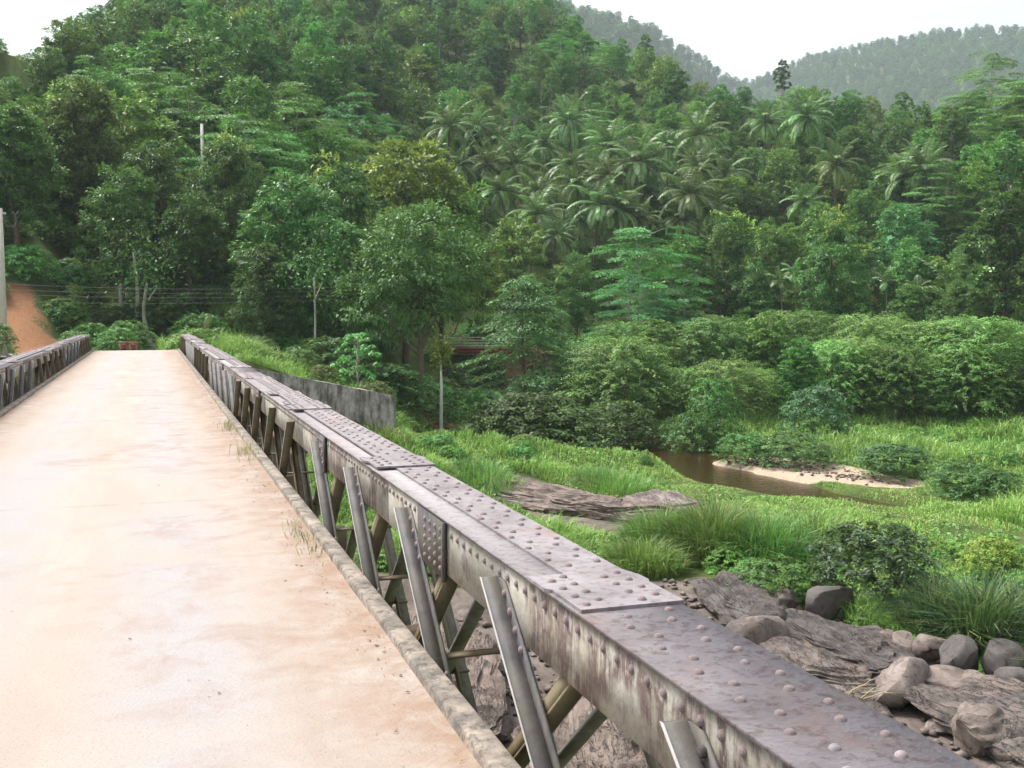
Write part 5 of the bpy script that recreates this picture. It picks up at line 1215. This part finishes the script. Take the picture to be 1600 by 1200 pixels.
# brick posts at the end of the deck
for px, lab in ((193.5, 'left brick-red block post at the road end'), (208.5, 'right brick-red block post at the road end')):
    x, y = at(px, 55); zt = ray_z(534, 55); zb = -0.45
    e = tag(empty('brick_post', (x, y, zb), -.05), lab, 'post')
    m = MB(); m.box(-.20, .20, -.2, .2, 0, zt - zb - .07); obj('body', m.mesh('body', M['brick']), e)
    m = MB(); m.box(-.225, .225, -.225, .225, zt - zb - .069, zt - zb); obj('cap', m.mesh('cap', M['brick']), e)
    m = MB(); m.box(-.11, .11, -.212, -.201, .10, zt - zb - .14); obj('recess_panel', m.mesh('recess_panel', M['brick_dark']), e)
# small road bridge half hidden by the layered tree
x, y = at(765, 84); zt = ray_z(543, 84); e = tag(empty('road_bridge', (x, y, zt), -YAW), 'small road bridge with red beam and white lattice railing behind the layered tree', 'bridge')
m = MB(); m.box(-3.6, 3.3, 0, 2.6, -.10, 0); obj('slab', m.mesh('slab', M['mud_wall']), e)
m = MB(); m.box(-3.6, 3.2, .1, .4, -.47, -.105); obj('beam', m.mesh('beam', M['red_paint']), e)
for k in range(4):
    m = MB(); m.box(-3.5, 3.2, .05 - .0, .11, .12 + .22 * k, .17 + .22 * k); obj('rail', m.mesh('rail', M['white_paint']), e)
for k in range(16):
    m = MB(); m.box(-3.45 + .42 * k, -3.38 + .42 * k, .115, .17, .002, .95); obj('baluster', m.mesh('baluster', M['mud_wall']), e)
m = MB(); m.box(1.2, 4.4, .5, 3.4, -5.5, -.105); m.box(4.41, 5.2, .2, 3.6, -5.5, -.4); obj('abutment', m.mesh('abutment', M['mud_wall']), e)
# houses between the trees
def house(px, D, py, w, h, dpt, roofm, wallm, label, tilt=.25):
    x, y = at(px, D); zt = ray_z(py, D); zb = min(gz(x, y) - .5, zt - h)
    e = tag(empty('house', (x, y, zb), -YAW + .15), label, 'house'); H = zt - zb
    m = MB(); m.box(-w / 2, w / 2, 0, dpt, 0, H - .3); obj('wall', m.mesh('wall', M[wallm]), e)
    m = MB(); m.add([(-w / 2 - .3, -.4, H - .32), (w / 2 + .3, -.4, H - .32), (w / 2 + .3, dpt + .3, H - .32 + tilt), (-w / 2 - .3, dpt + .3, H - .32 + tilt), (-w / 2 - .3, -.4, H - .24), (w / 2 + .3, -.4, H - .24), (w / 2 + .3, dpt + .3, H - .24 + tilt), (-w / 2 - .3, dpt + .3, H - .24 + tilt)],
                    [(0, 3, 2, 1), (4, 5, 6, 7), (0, 1, 5, 4), (1, 2, 6, 5), (2, 3, 7, 6), (3, 0, 4, 7)]); obj('roof', m.mesh('roof', M[roofm]), e)
    m = MB(); m.box(-w * .15, w * .08, -.03, -.002, max(0, H - 2.4), H - .6); obj('door', m.mesh('door', M['brick_dark']), e)
    m = MB(); m.box(w * .2, w * .38, -.03, -.002, H - 1.7, H - .8); obj('window', m.mesh('window', M['brick_dark']), e)
x, y, D = stand(1380, 438, 2.4, 88); house(1380, D, 438, 2.3, 2.4, 3, 'tin', 'mud_wall', 'small house with a pale tin roof between the areca palms', .5)
x, y, D = stand(190, 172, 3.2, 90); house(192, D, 171, 3.4, 3.0, 3, 'red_paint', 'brick', 'tiny red-roofed hut high on the hill', .4)
x, y, D = stand(1035, 485, 2.2, 86); house(1035, D, 486, 4.0, 2.2, 3, 'tin', 'mud_wall', 'low shed with a pale roof edge behind the bank trees', .4)

# ------------------------------------------------------------------ the humid air of the valley
hz = NT('humid_haze')
pv = hz.n('ShaderNodeVolumePrincipled'); pv.inputs['Color'].default_value = (0.82, 0.93, 1.0, 1); pv.inputs['Density'].default_value = 0.00023; pv.inputs['Anisotropy'].default_value = 0.25
hz.l(pv.outputs[0], hz.out.inputs['Volume'])
m = MB(); m.box(-2650, 2650, -2250, 2850, -16, 470)
tag(obj('haze', m.mesh('haze', hz.m)), kind='stuff')
